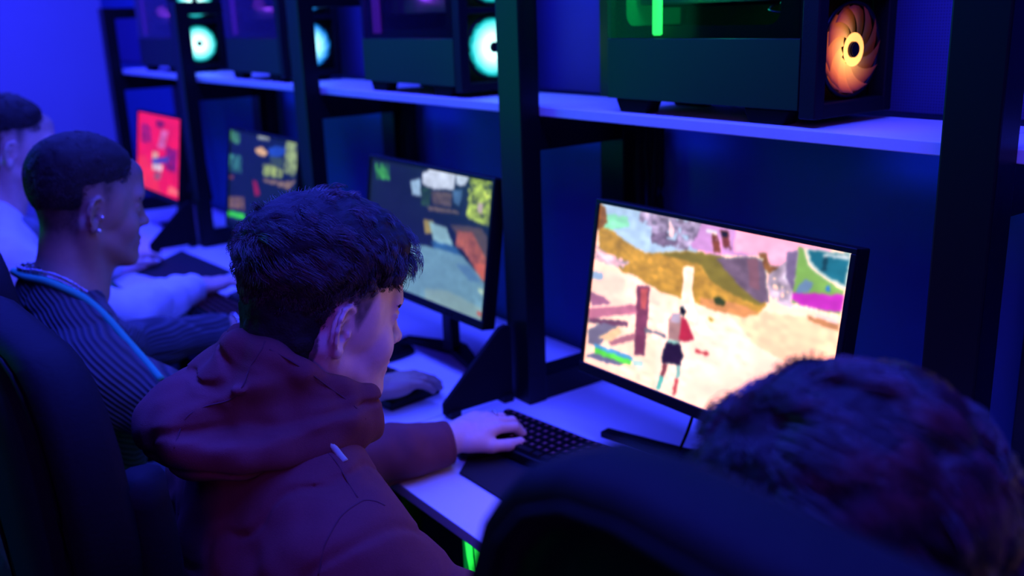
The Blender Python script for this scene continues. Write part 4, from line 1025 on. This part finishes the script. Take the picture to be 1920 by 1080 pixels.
def hair_strands(name, hd, n, pars, matname, parent, off, seed=1, K=9):
    rs = np.random.RandomState(seed)
    q = rs.normal(size=(n * 4, 3)); q /= np.linalg.norm(q, axis=1)[:, None]; root = CR_C + q * CR_R
    nz = vn3(root, 60, seed)
    dn = hair_density(root - np.array([0, 0, 0]) + np.stack([0 * nz, 0 * nz, nz * .003], -1), .004)
    earz = (np.abs(root[:, 0]) > .068) & (root[:, 1] > -.027) & (root[:, 1] < .010) & (root[:, 2] < .018)
    ok = ((dn > .3) & ~earz) if pars.get('ears', True) else (root[:, 2] > np.where(root[:, 1] > .05, .055, -.03)); root = root[ok][:n]; n = len(root)
    cs = rs.normal(size=(pars.get('clumps', 500), 3)); cs /= np.linalg.norm(cs, axis=1)[:, None]; cs = CR_C + cs * CR_R
    ci = np.zeros(n, int)
    for a in range(0, n, 4000): ci[a:a + 4000] = (((root[a:a + 4000, None] - cs[None]) ** 2).sum(2)).argmin(1)
    cr = rs.normal(size=(len(cs), 3)); cph = rs.rand(len(cs)) * 6.28; clen = 1 + .22 * rs.randn(len(cs))
    top = np.clip((root[:, 2] - .045) / .05, 0, 1); front = np.clip((root[:, 1] - .02) / .05, 0, 1) * top
    up = hair_density(root, pars.get('fade', .05))
    L = (pars['side'] + (pars['top'] - pars['side']) * top ** 1.2 + pars['front'] * front) * (0.25 + 0.75 * up) * clen[ci] * (1 + .12 * rs.randn(n))
    lift = pars['lift'][0] + (pars['lift'][1] - pars['lift'][0]) * np.clip(top + .0, 0, 1) + pars['lift'][2] * front
    lift = lift * (0.3 + 0.7 * up) * (0.75 + .25 * rs.rand(n) + .12 * cr[ci, 0])
    W = np.array(pars.get('whorl', (0.012, -.065, .115)))
    P = np.zeros((n, K, 3)); p = root.copy(); P[:, 0] = p - (p - CR_C) * 0.02
    rnd = rs.normal(size=(n, 3)) * pars.get('jit', .15)
    for k in range(1, K):
        t = k / (K - 1)
        nrm = (p - CR_C) / CR_R ** 2; nrm /= np.linalg.norm(nrm, axis=1)[:, None]
        f = p - W; rad = f / (np.linalg.norm(f, axis=1)[:, None] + 1e-6)
        sw = np.cross(nrm, rad) * pars.get('swirl', .35)
        fwd = np.array(pars.get('fwd', (0.25, 1.0, -.10)))[None] * (top[:, None] * pars.get('fw', 1.0))
        dwn = np.array([0, pars.get('back', -.1), -1.0])[None] * (1 - top)[:, None]
        d = rad * .55 + sw + fwd * np.clip((root[:, 1:2] + .06) / .05, 0, 1) + dwn + rnd + cr[ci] * pars.get('cj', .16)
        d -= nrm * (d * nrm).sum(1)[:, None]; d /= np.linalg.norm(d, axis=1)[:, None] + 1e-9
        fr = (front * t)[:, None] * pars.get('hang', 1.0)
        p = p + d * (L / (K - 1))[:, None]
        # keep at the wanted height above the skull
        k0 = np.sqrt((((p - CR_C) / CR_R) ** 2).sum(1)); on = CR_C + (p - CR_C) / k0[:, None]
        hgt = lift * (1 - (1 - t) ** 1.7) + .0004
        tgt = on + nrm * hgt[:, None]
        p = tgt * 1.0
        ph = cph[ci] + t * pars.get('turns', 5.0)
        a1 = np.cross(nrm, d); amp = (pars.get('curl', .002) * t * (0.35 + 0.65 * front) * (1 if True else 1))[:, None]
        P[:, k] = p + (a1 * np.cos(ph)[:, None] + nrm * np.sin(ph)[:, None]) * amp + np.array([0, .0, -1]) * fr * t * pars.get('drop', .004)
    # clump tips together
    cw = pars.get('cl', .45); sm = np.zeros((len(cs), K, 3)); ct = np.bincount(ci, minlength=len(cs)) + 1e-9
    for k in range(K):
        for a in range(3): sm[:, k, a] = np.bincount(ci, P[:, k, a], len(cs)) / ct
    tt = (np.arange(K) / (K - 1))[None, :, None]
    P = P + (sm[ci] - P) * (cw * tt ** 1.3) * (0.5 + .5 * top)[:, None, None]
    Wd = hd['C'] + hd['s'] * (P @ hd['R'].T) + np.array([0, 0, H0]) - np.array(off)
    hc = bpy.data.hair_curves.new(name); hc.add_curves([K] * n)
    hc.attributes['position'].data.foreach_set('vector', Wd.reshape(-1).astype(np.float32))
    r = pars.get('r', .00045) * np.tile(np.linspace(1, .35, K), n); ra = hc.attributes.get('radius') or hc.attributes.new('radius', 'FLOAT', 'POINT')
    ra.data.foreach_set('value', r.astype(np.float32)); hc.materials.append(MAT[matname])
    o = bpy.data.objects.new(name, hc); COL.objects.link(o); o.parent = parent
    return o
def hair_cap(hd, parent, off, h, top, side, front=0.0, mname='hair_cap', bumps=.003, ears=True, taper=.04, low=0.0, bs=70, nape=False):
    # the mass of the hair under the loose strands, following the hairline
    Q = Sdf(); Q.frame(hd['R'], hd['C'], hd['s']); Q.ell(CR_C, CR_R, 0)
    if nape: Q.ell((0, -.044, -.022), (.060, .054, .066), .02)
    def disp(V):
        q = to_head(hd, V); z = np.interp(q[:, 1], HL[:, 0], HL[:, 1]); ear = (np.abs(q[:, 0]) > .060) & (q[:, 1] > -.029) & (q[:, 1] < .012)
        z = np.where(ear, np.maximum(z, .018), z) if ears else np.minimum(z, low)
        sd = (q[:, 2] - z); dn = np.clip(sd / taper, 0, 1); dn = dn * dn * (3 - 2 * dn)
        tp = np.clip((q[:, 2] - .035) / .075, 0, 1); tp = tp * tp * (3 - 2 * tp); fr = np.clip((q[:, 1] - .01) / .07, 0, 1) * tp
        th = (side + (top - side) * tp + front * fr) * dn - .0035 * (1 - dn) ** 2
        return th * hd['s'] + (bumps * vn3(V, bs, 2) + bumps * .5 * vn3(V, 170, 6)) * dn
    Q.disp = disp; Q.dmax = top + front + .008
    return Q.mesh('hair_mass', h, mname, parent, off)

# ------------------------------------------------------------------ the boy in the maroon hoodie
Q_ = 1.0
def seat(c, y=.33, kx=.1, ky=.75): 
    return dict(hip=(c, y, -1.0), knL=(c - kx, ky, -.985), knR=(c + kx, ky, -.985), anL=(c - kx, ky - .04, -1.44), anR=(c + kx, ky - .04, -1.44))
def build_boy():
    hd = mkhead((-1.150, .520, -.372), 1.04, -2, -13, 0)
    p = dict(neck=(-1.15, .465, -.53), shL=(-1.325, .425, -.635), shR=(-.965, .440, -.625), elL=(-1.475, .615, -.765), elR=(-.885, .615, -.80),
             wrL=(-1.412, .862, -.757), wrR=(-1.00, .86, -.757), **seat(-1.15, .39))
    off = (-1.15, .35, 0); t = person('boy in a maroon hoodie with a curly dark fringe, one hand on a mouse', off)
    B = Sdf(); body_ops(B, p); head_ops(B, hd, p['neck'])
    hand_ops(B, np.array(p['wrL']) + np.array([0, .012, .006]), (-.04, 1, .06), (0.12, 0.0, 1), +1, .70, 1.13)
    hand_ops(B, np.array(p['wrR']) + np.array([0, .012, .0]), (-.35, 1, -.05), (0, 0, 1), -1, .40, 1.0)
    for s in 'LR': B.cap(p['an' + s], np.array(p['an' + s]) + np.array([0, .12, -.05]), .035, .03, .02)
    B.mesh('body', .0030, 'skin', t, off, tint=skin_tint(hd, .014, .93))
    # eyes and brows
    for s in (-1, 1):
        c = hd['C'] + hd['s'] * (hd['R'] @ np.array([s * .031, .0765, .0005]))
        E_ = Sdf().ell(c, (.0125, .0125, .0125), 0); e = E_.mesh('eye', .0015, 'eye_white', t, off)
        I_ = Sdf().ell(c + hd['R'] @ np.array([0, .0085, 0]), (.0060, .0048, .0060), 0); I_.mesh('iris', .001, 'iris', e, off)
        Bw = Sdf(); Bw.frame(hd['R'], hd['C'], hd['s']); Bw.poly([(s * .014, .0945, .018), (s * .028, .0945, .023), (s * .044, .085, .018)], [.0030, .0036, .0018], .004)
        Bw.disp = lambda Q: .0010 * vn3(Q, 500, 2); Bw.mesh('eyebrow', .0012, 'brow_hair', t, off)
    # hoodie
    K = Sdf(); body_ops(K, p, .026, legs=False, armi=.021)
    K.cap((-1.15, .38, -.93), (-1.15, .39, -.98), .15, .155, .05)
    for s, d in (('L', np.array(p['wrL']) - np.array(p['elL'])), ('R', np.array(p['wrR']) - np.array(p['elR']))):
        d = d / np.linalg.norm(d); wr = np.array(p['wr' + s]); K.cut(wr - d * .004, d, .09)
        K.cap(wr - d * .062, wr - d * .060, .0475, .0475, .006)            # fullness where the sleeve meets the cuff
        K.cap(wr - d * .052, wr - d * .050, .041, .041, .004, 's') if False else None
    # wrinkles pushed up the left forearm
    dL = np.array(p['wrL']) - np.array(p['elL']); eL = np.array(p['elL'])
    for f, r in ((.30, .060), (.46, .057), (.60, .054)):
        c = eL + dL * f; K.cap(c + np.array([-.02, 0, .012]), c + np.array([.022, .012, .014]), r - .012, r - .014, .012)
    K.ell((-1.15, .50, -.48), (.075, .085, .09), .02, 's')
    aR, bR = np.array(p['shR']), np.array(p['elR'])
    def disp(Q):
        d = .0045 * vn3(Q * np.array([1, 1, .55]), 15, 11) + .0028 * vn3(Q + .02 * vn3(Q, 9, 4)[:, None], 34, 12)
        fold = np.abs(vn3(Q * np.array([1.0, .5, 1.4]), 11, 21)); d -= .008 * np.clip(.16 - fold, 0, 1) / .16 * .6
        return d
    K.disp = disp; K.dmax = .01
    hoodie = K.mesh('hoodie', .0045, 'hoodie_maroon', t, off)
    # ribbed cuffs
    for s in 'LR':
        wr = np.array(p['wr' + s]); el = np.array(p['el' + s]); d = (wr - el) / np.linalg.norm(wr - el); R = axes(d, (0, 0, 1)); V = []; F = []; n = 60
        for i, (u, rr) in enumerate(((-.060, .046), (-.052, .0455), (-.020, .0425), (.000, .0415), (.004, .0395), (.002, .034))):
            for k in range(n):
                th = 2 * math.pi * k / n; r2 = rr + (.0009 if k % 2 else 0)
                V.append(wr + d * u + R[:, 0] * r2 * math.cos(th) + R[:, 2] * r2 * .96 * math.sin(th) + np.array([0, 0, H0]) - np.array(off))
        for i in range(5):
            for k in range(n): F.append((i * n + k, i * n + (k + 1) % n, (i + 1) * n + (k + 1) % n, (i + 1) * n + k))
        mesh_obj('cuff', V, F, 'rib_maroon', hoodie, True)
    # hood lying round the neck
    Hd = Sdf()
    Hd.poly([(-1.150, .402, -.398), (-1.100, .422, -.404), (-1.072, .455, -.424), (-1.066, .495, -.449), (-1.070, .532, -.474), (-1.080, .535, -.520)], [.020, .020, .019, .018, .017, .016], .016)
    Hd.poly([(-1.15, .385, -.440), (-1.090, .402, -.450), (-1.062, .445, -.466), (-1.060, .490, -.488), (-1.070, .520, -.505)], [.036, .035, .030, .026, .022], .022)
    Hd.poly([(-1.195, .312, -.500), (-1.120, .325, -.500), (-1.078, .365, -.502), (-1.062, .41, -.506), (-1.058, .455, -.510), (-1.066, .50, -.522)], [.034, .036, .034, .030, .026, .020], .02)
    Hd.poly([(-1.150, .402, -.398), (-1.200, .422, -.404), (-1.232, .455, -.424), (-1.238, .495, -.449), (-1.230, .532, -.474), (-1.215, .535, -.520)], [.020, .020, .019, .018, .017, .016], .016)
    Hd.poly([(-1.15, .385, -.440), (-1.215, .402, -.450), (-1.243, .445, -.466), (-1.243, .490, -.488), (-1.232, .520, -.505)], [.036, .035, .034, .030, .026], .022)
    Hd.ell((-1.175, .372, -.485), (.110, .075, .055), .03)
    Hd.ell((-1.190, .345, -.500), (.082, .058, .050), .03)
    Hd.ell((-1.245, .42, -.515), (.055, .09, .045), .03)
    Hd.ell((-1.15, .505, -.44), (.058, .082, .075), .012, 's')
    Hd.cap((-1.15, .50, -.39), (-1.15, .53, -.30), .066, .08, .012, 's')
    Hd.poly([(-1.102, .307, -.460), (-1.080, .341, -.457), (-1.050, .380, -.450), (-1.040, .422, -.446), (-1.031, .452, -.443), (-1.034, .484, -.455)], [.006, .013, .016, .014, .009, .004], .026, 's')
    def dispH(Q):
        a = vn3(Q * np.array([1, 1, 1.5]), 14, 31); d = .005 * a + .003 * vn3(Q, 36, 32)
        fold = np.abs(vn3(Q * np.array([.8, .8, 1.8]) + .02 * vn3(Q, 8, 3)[:, None], 13, 36)); d -= .010 * np.clip(.18 - fold, 0, 1) / .18 * .6
        return d
    Hd.disp = dispH; Hd.dmax = .014
    hood = Hd.mesh('hood', .0038, 'hoodie_maroon', t, off)
    for pts, par in (([(-1.0982, 0.4174, -0.3776), (-1.0901, 0.4093, -0.3839), (-1.0901, 0.4007, -0.3935), (-1.0917, 0.3903, -0.4073), (-1.0799, 0.3753, -0.4219), (-1.0919, 0.3634, -0.4382), (-1.1115, 0.3405, -0.4464), (-1.1177, 0.3208, -0.454), (-1.1186, 0.3081, -0.4695), (-1.1013, 0.2937, -0.4834)], hood),
        ([(-1.0846, 0.4165, -0.3842), (-1.0752, 0.4287, -0.3936), (-1.0628, 0.4428, -0.406), (-1.0552, 0.4589, -0.4218), (-1.0544, 0.4768, -0.441), (-1.0495, 0.4927, -0.4573), (-1.0415, 0.5038, -0.4708), (-1.0343, 0.5129, -0.4869)], hood),
        ([(-1.0425, 0.4517, -0.5078), (-1.0132, 0.4559, -0.5171), (-0.9974, 0.4577, -0.5281), (-0.9793, 0.4569, -0.5371), (-0.9557, 0.4553, -0.5446)], hoodie),
        ([(-0.9374, 0.4807, -0.5563), (-0.9433, 0.4723, -0.5503), (-0.9486, 0.4605, -0.547), (-0.946, 0.4479, -0.5471), (-0.9426, 0.4356, -0.5483), (-0.9388, 0.4232, -0.5518), (-0.9335, 0.4126, -0.5573), (-0.9283, 0.4027, -0.5636), (-0.9249, 0.3952, -0.5708), (-0.9213, 0.3875, -0.5851), (-0.9171, 0.3807, -0.6)], hoodie)):
        tube('seam', [Vector((x - off[0], y - off[1], z + H0)) for x, y, z in spline(pts, 5)], .0011, 'seam_maroon', par, 6)
    tube('drawstring', [Vector((x - off[0], y - off[1], z + H0)) for x, y, z in spline([(-1.032, .456, -.499), (-1.026, .463, -.509), (-1.017, .466, -.517), (-1.009, .468, -.522)], 6)], .0045, 'tshirt_white', hoodie, 8)
    cap = hair_cap(hd, t, off, .003, .022, .0034, .012, taper=.028, nape=True)
    pars = dict(top=.052, side=.018, front=.046, lift=(.005, .028, .028), clumps=1100, curl=.0075, turns=9, fade=.07, r=.00042, jit=.16, cj=.20, cl=.45, swirl=.4, hang=1.0, drop=.020)
    hair_strands('hair', hd, 26000, pars, 'hair_brown', t, off, 3, 10)
    # ring on the left hand
    rg = [(-1.4185 + .0108 * math.cos(a), 0.973 , -.738 + .0108 * math.sin(a)) for a in np.linspace(0, 2 * math.pi, 24, endpoint=False)]
    tube('finger_ring', [Vector((x - off[0], y - off[1], z + H0)) for x, y, z in rg], .0016, 'steel_chain', t, 8, True)
    shoes_and_trousers(p, t, off)
build_boy()
HL[-4:, 1] -= np.array([.010, .013, .014, .014])      # the other players have a lower, cropped hairline

# ------------------------------------------------------------------ the player in the knitted sweater
def build_knit():
    hd = mkhead((-1.962, .425, -.327), 1.0, 3, -8, 0)
    p = dict(neck=(-1.955, .365, -.480), shL=(-2.125, .365, -.600), shR=(-1.775, .345, -.600), elL=(-2.375, .560, -.755), elR=(-1.69, .60, -.775),
             wrL=(-2.37, .815, -.757), wrR=(-1.722, .862, -.752), **seat(-1.95, .30))
    off = (-1.95, .30, 0); t = person('player in a blue knitted sweater, with short hair, ear studs and a chain', off)
    B = Sdf(); body_ops(B, p); head_ops(B, hd, p['neck'])
    hand_ops(B, np.array(p['wrL']) + np.array([0, .01, 0]), (.12, 1, -.02), (0, 0, 1), +1, .35, 1.0)
    hand_ops(B, np.array(p['wrR']) + np.array([0, .01, .004]), (.10, 1, -.03), (0, 0, 1), -1, .30, 1.12, 1.7)
    for s in 'LR': B.cap(p['an' + s], np.array(p['an' + s]) + np.array([0, .12, -.05]), .035, .03, .02)
    B.mesh('body', .0034, 'skin_tan', t, off, tint=skin_tint(hd, .05, .9))
    for s in (-1, 1):
        c = hd['C'] + hd['s'] * (hd['R'] @ np.array([s * .031, .0765, .0005]))
        e = Sdf().ell(c, (.0125, .0125, .0125), 0).mesh('eye', .0018, 'eye_white', t, off)
        Sdf().ell(c + hd['R'] @ np.array([0, .0085, 0]), (.0060, .0048, .0060), 0).mesh('iris', .0012, 'iris', e, off)
        Bw = Sdf(); Bw.frame(hd['R'], hd['C'], hd['s']); Bw.poly([(s * .014, .0945, .018), (s * .028, .0945, .023), (s * .044, .085, .018)], [.0030, .0036, .0018], .004)
        Bw.disp = lambda Q: .0010 * vn3(Q, 500, 2); Bw.mesh('eyebrow', .0012, 'brow_hair', t, off)
    K = Sdf(); body_ops(K, p, .020, legs=False, armi=.020)
    for s in 'LR':
        wr = np.array(p['wr' + s]); d = wr - np.array(p['el' + s]); d /= np.linalg.norm(d); K.cut(wr - d * .006, d, .09)
    K.ell((-1.952, .385, -.455), (.078, .080, .060), .012, 's')
    K.cap((-1.955, .42, -.46), (-1.955, .47, -.56), .050, .022, .012, 's')
    K.disp = lambda Q: .004 * vn3(Q, 16, 41) + .0025 * vn3(Q, 36, 42) - .005 * np.clip(.15 - np.abs(vn3(Q * np.array([1, .6, 1]), 12, 43)), 0, 1) / .15; K.dmax = .01
    a, b = np.array(p['elL']), np.array(p['wrL'])
    def rib(V):
        V = V.copy(); on = (V[:, 0] < -2.2)
        out = np.stack([(V @ np.array([-.27, -.72, -.64])) * 38, V[:, 1] * 10, V[:, 2] * 10], -1)
        out[on] = np.stack([(V[on, 2] + .3 * V[on, 0]) * 33, V[on, 1] * 6, V[on, 0] * 10], -1); return out
    sw = K.mesh('sweater', .0045, 'knit_blue', t, off, rib=rib)
    o3 = np.array([off[0], off[1], -H0])
    tr = spline([(-1.99, .285, -.437), (-1.930, .294, -.438), (-1.886, .320, -.442), (-1.865, .350, -.460), (-1.845, .374, -.479), (-1.817, .395, -.508), (-1.780, .414, -.545), (-1.742, .432, -.580), (-1.703, .447, -.612)], 8)
    tube('collar_trim', [Vector(np.array(q) - o3) for q in tr], .0075, 'cyan_trim', sw, 10)
    # curb chain: separate links
    lk = None; ch = [tuple(q) for q in spline([(-2.03, .40, -.455), (-2.02, .33, -.437), (-1.975, .292, -.426), (-1.935, .296, -.427), (-1.908, .316, -.429), (-1.897, .338, -.438), (-1.885, .358, -.452), (-1.876, .377, -.470), (-1.862, .400, -.492)], 7)]
    chain = tube('neck_chain', [Vector(np.array(q) - o3) for q in ch], .0012, 'steel_chain', t, 5)
    for i in range(1, len(ch) - 1):
        d = np.array(ch[i + 1]) - np.array(ch[i - 1]); L = np.linalg.norm(d); R = axes(d, (0, 0, 1)); tw = 1 if i % 2 else -1
        pts = [np.array(ch[i]) - o3 + R[:, 1] * .0068 * math.cos(x) + (R[:, 0] * .35 * tw + R[:, 2]) * .0042 * math.sin(x) for x in np.linspace(0, 2 * math.pi, 10, endpoint=False)]
        tube('chain_link', [Vector(q) for q in pts], .0014, 'steel_chain', chain, 5, True)
    for q, r in (((.0865, -.004, -.036), .0040), ((.0800, .004, -.012), .0030)):
        c = hd['C'] + hd['s'] * (hd['R'] @ np.array(q))
        Sdf().ell(c, (r, r, r), 0).mesh('ear_stud', .0010, 'crystal', t, off)
    hair_cap(hd, t, off, .0035, .010, .0020, .002, bumps=.001, taper=.06)
    hair_strands('hair', hd, 14000, dict(top=.014, side=.006, front=.0, lift=(.003, .010, .002), clumps=800, curl=.0008, fade=.08, r=.00050, jit=.45, cj=.2, cl=.2), 'hair_dark', t, off, 5, 5)
    wr = np.array(p['wrL']); rg = [(wr[0] + .036 * math.cos(a), wr[1] + .012, wr[2] + .034 * math.sin(a)) for a in np.linspace(0, 2 * math.pi, 24, endpoint=False)]
    tube('bracelet', [Vector(np.array(q) - o3) for q in rg], .0035, 'steel_chain', t, 8, True)
    shoes_and_trousers(p, t, off)
build_knit()

# ------------------------------------------------------------------ the farthest player, white top
def build_white():
    hd = mkhead((-2.845, .450, -.300), 1.02, -4, -6, 0)
    p = dict(neck=(-2.85, .385, -.455), shL=(-3.03, .395, -.575), shR=(-2.665, .365, -.575), elL=(-3.20, .56, -.755), elR=(-2.62, .60, -.745),
             wrL=(-3.36, .79, -.757), wrR=(-2.79, .875, -.752), **seat(-2.85, .32))
    off = (-2.85, .32, 0); t = person('farthest player, in a white sweatshirt with pushed-up sleeves, cut off by the left edge', off)
    B = Sdf(); body_ops(B, p); head_ops(B, hd, p['neck'])
    hand_ops(B, np.array(p['wrL']) + np.array([0, .01, 0]), (-.42, 1, -.03), (0, 0, 1), +1, .28, 1.05)
    hand_ops(B, np.array(p['wrR']) + np.array([0, .01, .004]), (-.10, 1, -.02), (0, 0, 1), -1, .45, 1.05)
    for s in 'LR': B.cap(p['an' + s], np.array(p['an' + s]) + np.array([0, .12, -.05]), .035, .03, .02)
    B.mesh('body', .0042, 'skin', t, off, tint=skin_tint(hd, .05, .9))
    for s in (-1, 1):
        c = hd['C'] + hd['s'] * (hd['R'] @ np.array([s * .031, .0765, .0005]))
        e = Sdf().ell(c, (.0125, .0125, .0125), 0).mesh('eye', .0025, 'eye_white', t, off)
        Sdf().ell(c + hd['R'] @ np.array([0, .0085, 0]), (.0060, .0048, .0060), 0).mesh('iris', .0015, 'iris', e, off)
    K = Sdf(); body_ops(K, p, .026, legs=False, armi=.026)
    for s in 'LR':
        wr = np.array(p['wr' + s]); d = wr - np.array(p['el' + s]); d /= np.linalg.norm(d); K.cut(wr - d * .02, d, .10)
        el = np.array(p['el' + s])
        for f, r in ((.35, .070), (.55, .064), (.75, .058)):
            c = el + (wr - el) * f; K.cap(c + np.array([-.012, 0, .01]), c + np.array([.012, .01, .01]), r - .010, r - .012, .012)
    K.ell((-2.85, .41, -.43), (.08, .085, .06), .012, 's')
    K.disp = lambda Q: .006 * vn3(Q, 14, 51) + .003 * vn3(Q, 34, 52); K.dmax = .01
    sw = K.mesh('sweatshirt', .006, 'hoodie_white', t, off)
    N = Sdf(); ring = [(-2.85 + .088 * math.sin(a), .385 - .080 * math.cos(a), -.455 - .030 * (1 - math.cos(a))) for a in np.linspace(-3.1, 3.1, 16)]
    N.poly(ring, .030, .02); N.disp = lambda Q: .006 * vn3(Q, 30, 61); N.dmax = .007
    N.mesh('neck_collar', .005, 'scarf_grey', sw, off)
    hair_cap(hd, t, off, .005, .011, .0018, .003, bumps=.002, taper=.07)
    hair_strands('hair', hd, 9000, dict(top=.022, side=.006, front=.004, lift=(.003, .013, .003), clumps=500, curl=.001, fade=.09, r=.0006, jit=.3, cj=.2, cl=.3), 'hair_dark', t, off, 7, 5)
    shoes_and_trousers(p, t, off)
build_white()

# ------------------------------------------------------------------ the foreground player, mostly hair
def build_front():
    hd = mkhead((-.378, .560, -.412), 1.06, -6, -20, 0)
    p = dict(neck=(-.37, .50, -.57), shL=(-.54, .47, -.69), shR=(-.19, .47, -.69), elL=(-.57, .62, -.84), elR=(-.10, .62, -.84),
             wrL=(-.47, .855, -.757), wrR=(-.22, .86, -.757), **seat(-.34, .42, .1, .8))
    off = (-.34, .42, 0); t = person('foreground player seen only as a tousled dark head from above, lower right corner', off)
    B = Sdf(); body_ops(B, p); head_ops(B, hd, p['neck'])
    hand_ops(B, np.array(p['wrL']) + np.array([0, .01, 0]), (.05, 1, -.03), (0, 0, 1), +1, .35, 1.0)
    hand_ops(B, np.array(p['wrR']) + np.array([0, .01, 0]), (-.05, 1, -.03), (0, 0, 1), -1, .35, 1.0)
    for s in 'LR': B.cap(p['an' + s], np.array(p['an' + s]) + np.array([0, .12, -.05]), .035, .03, .02)
    B.mesh('body', .0045, 'skin', t, off, tint=skin_tint(hd, .035, .9))
    K = Sdf(); body_ops(K, p, .024, legs=False, armi=.02)
    for s in 'LR':
        wr = np.array(p['wr' + s]); d = wr - np.array(p['el' + s]); d /= np.linalg.norm(d); K.cut(wr - d * .006, d, .09)
    K.ell((-.37, .52, -.54), (.08, .085, .07), .012, 's'); K.disp = lambda Q: .004 * vn3(Q, 15, 71) + .002 * vn3(Q, 34, 72); K.dmax = .01
    K.mesh('sweatshirt', .007, 'fabric_navy', t, off)
    for s in (-1, 1):
        c = hd['C'] + hd['s'] * (hd['R'] @ np.array([s * .031, .0765, .0005]))
        e = Sdf().ell(c, (.0125, .0125, .0125), 0).mesh('eye', .0025, 'eye_white', t, off)
        Sdf().ell(c + hd['R'] @ np.array([0, .0085, 0]), (.0060, .0048, .0060), 0).mesh('iris', .0015, 'iris', e, off)
    hair_cap(hd, t, off, .0035, .024, .017, .004, bumps=.005, ears=False, low=-.03, bs=38)
    pars = dict(ears=False, top=.062, side=.055, front=.010, lift=(.026, .036, .008), clumps=420, curl=.005, turns=4, fade=.03, r=.00070, jit=.16, cj=.38, cl=.62, swirl=.5, drop=.012,
                whorl=(-.012, -.030, .128), fw=.25)
    hair_strands('hair', hd, 30000, pars, 'hair_tousled', t, off, 9, 10)
    shoes_and_trousers(p, t, off)
build_front()
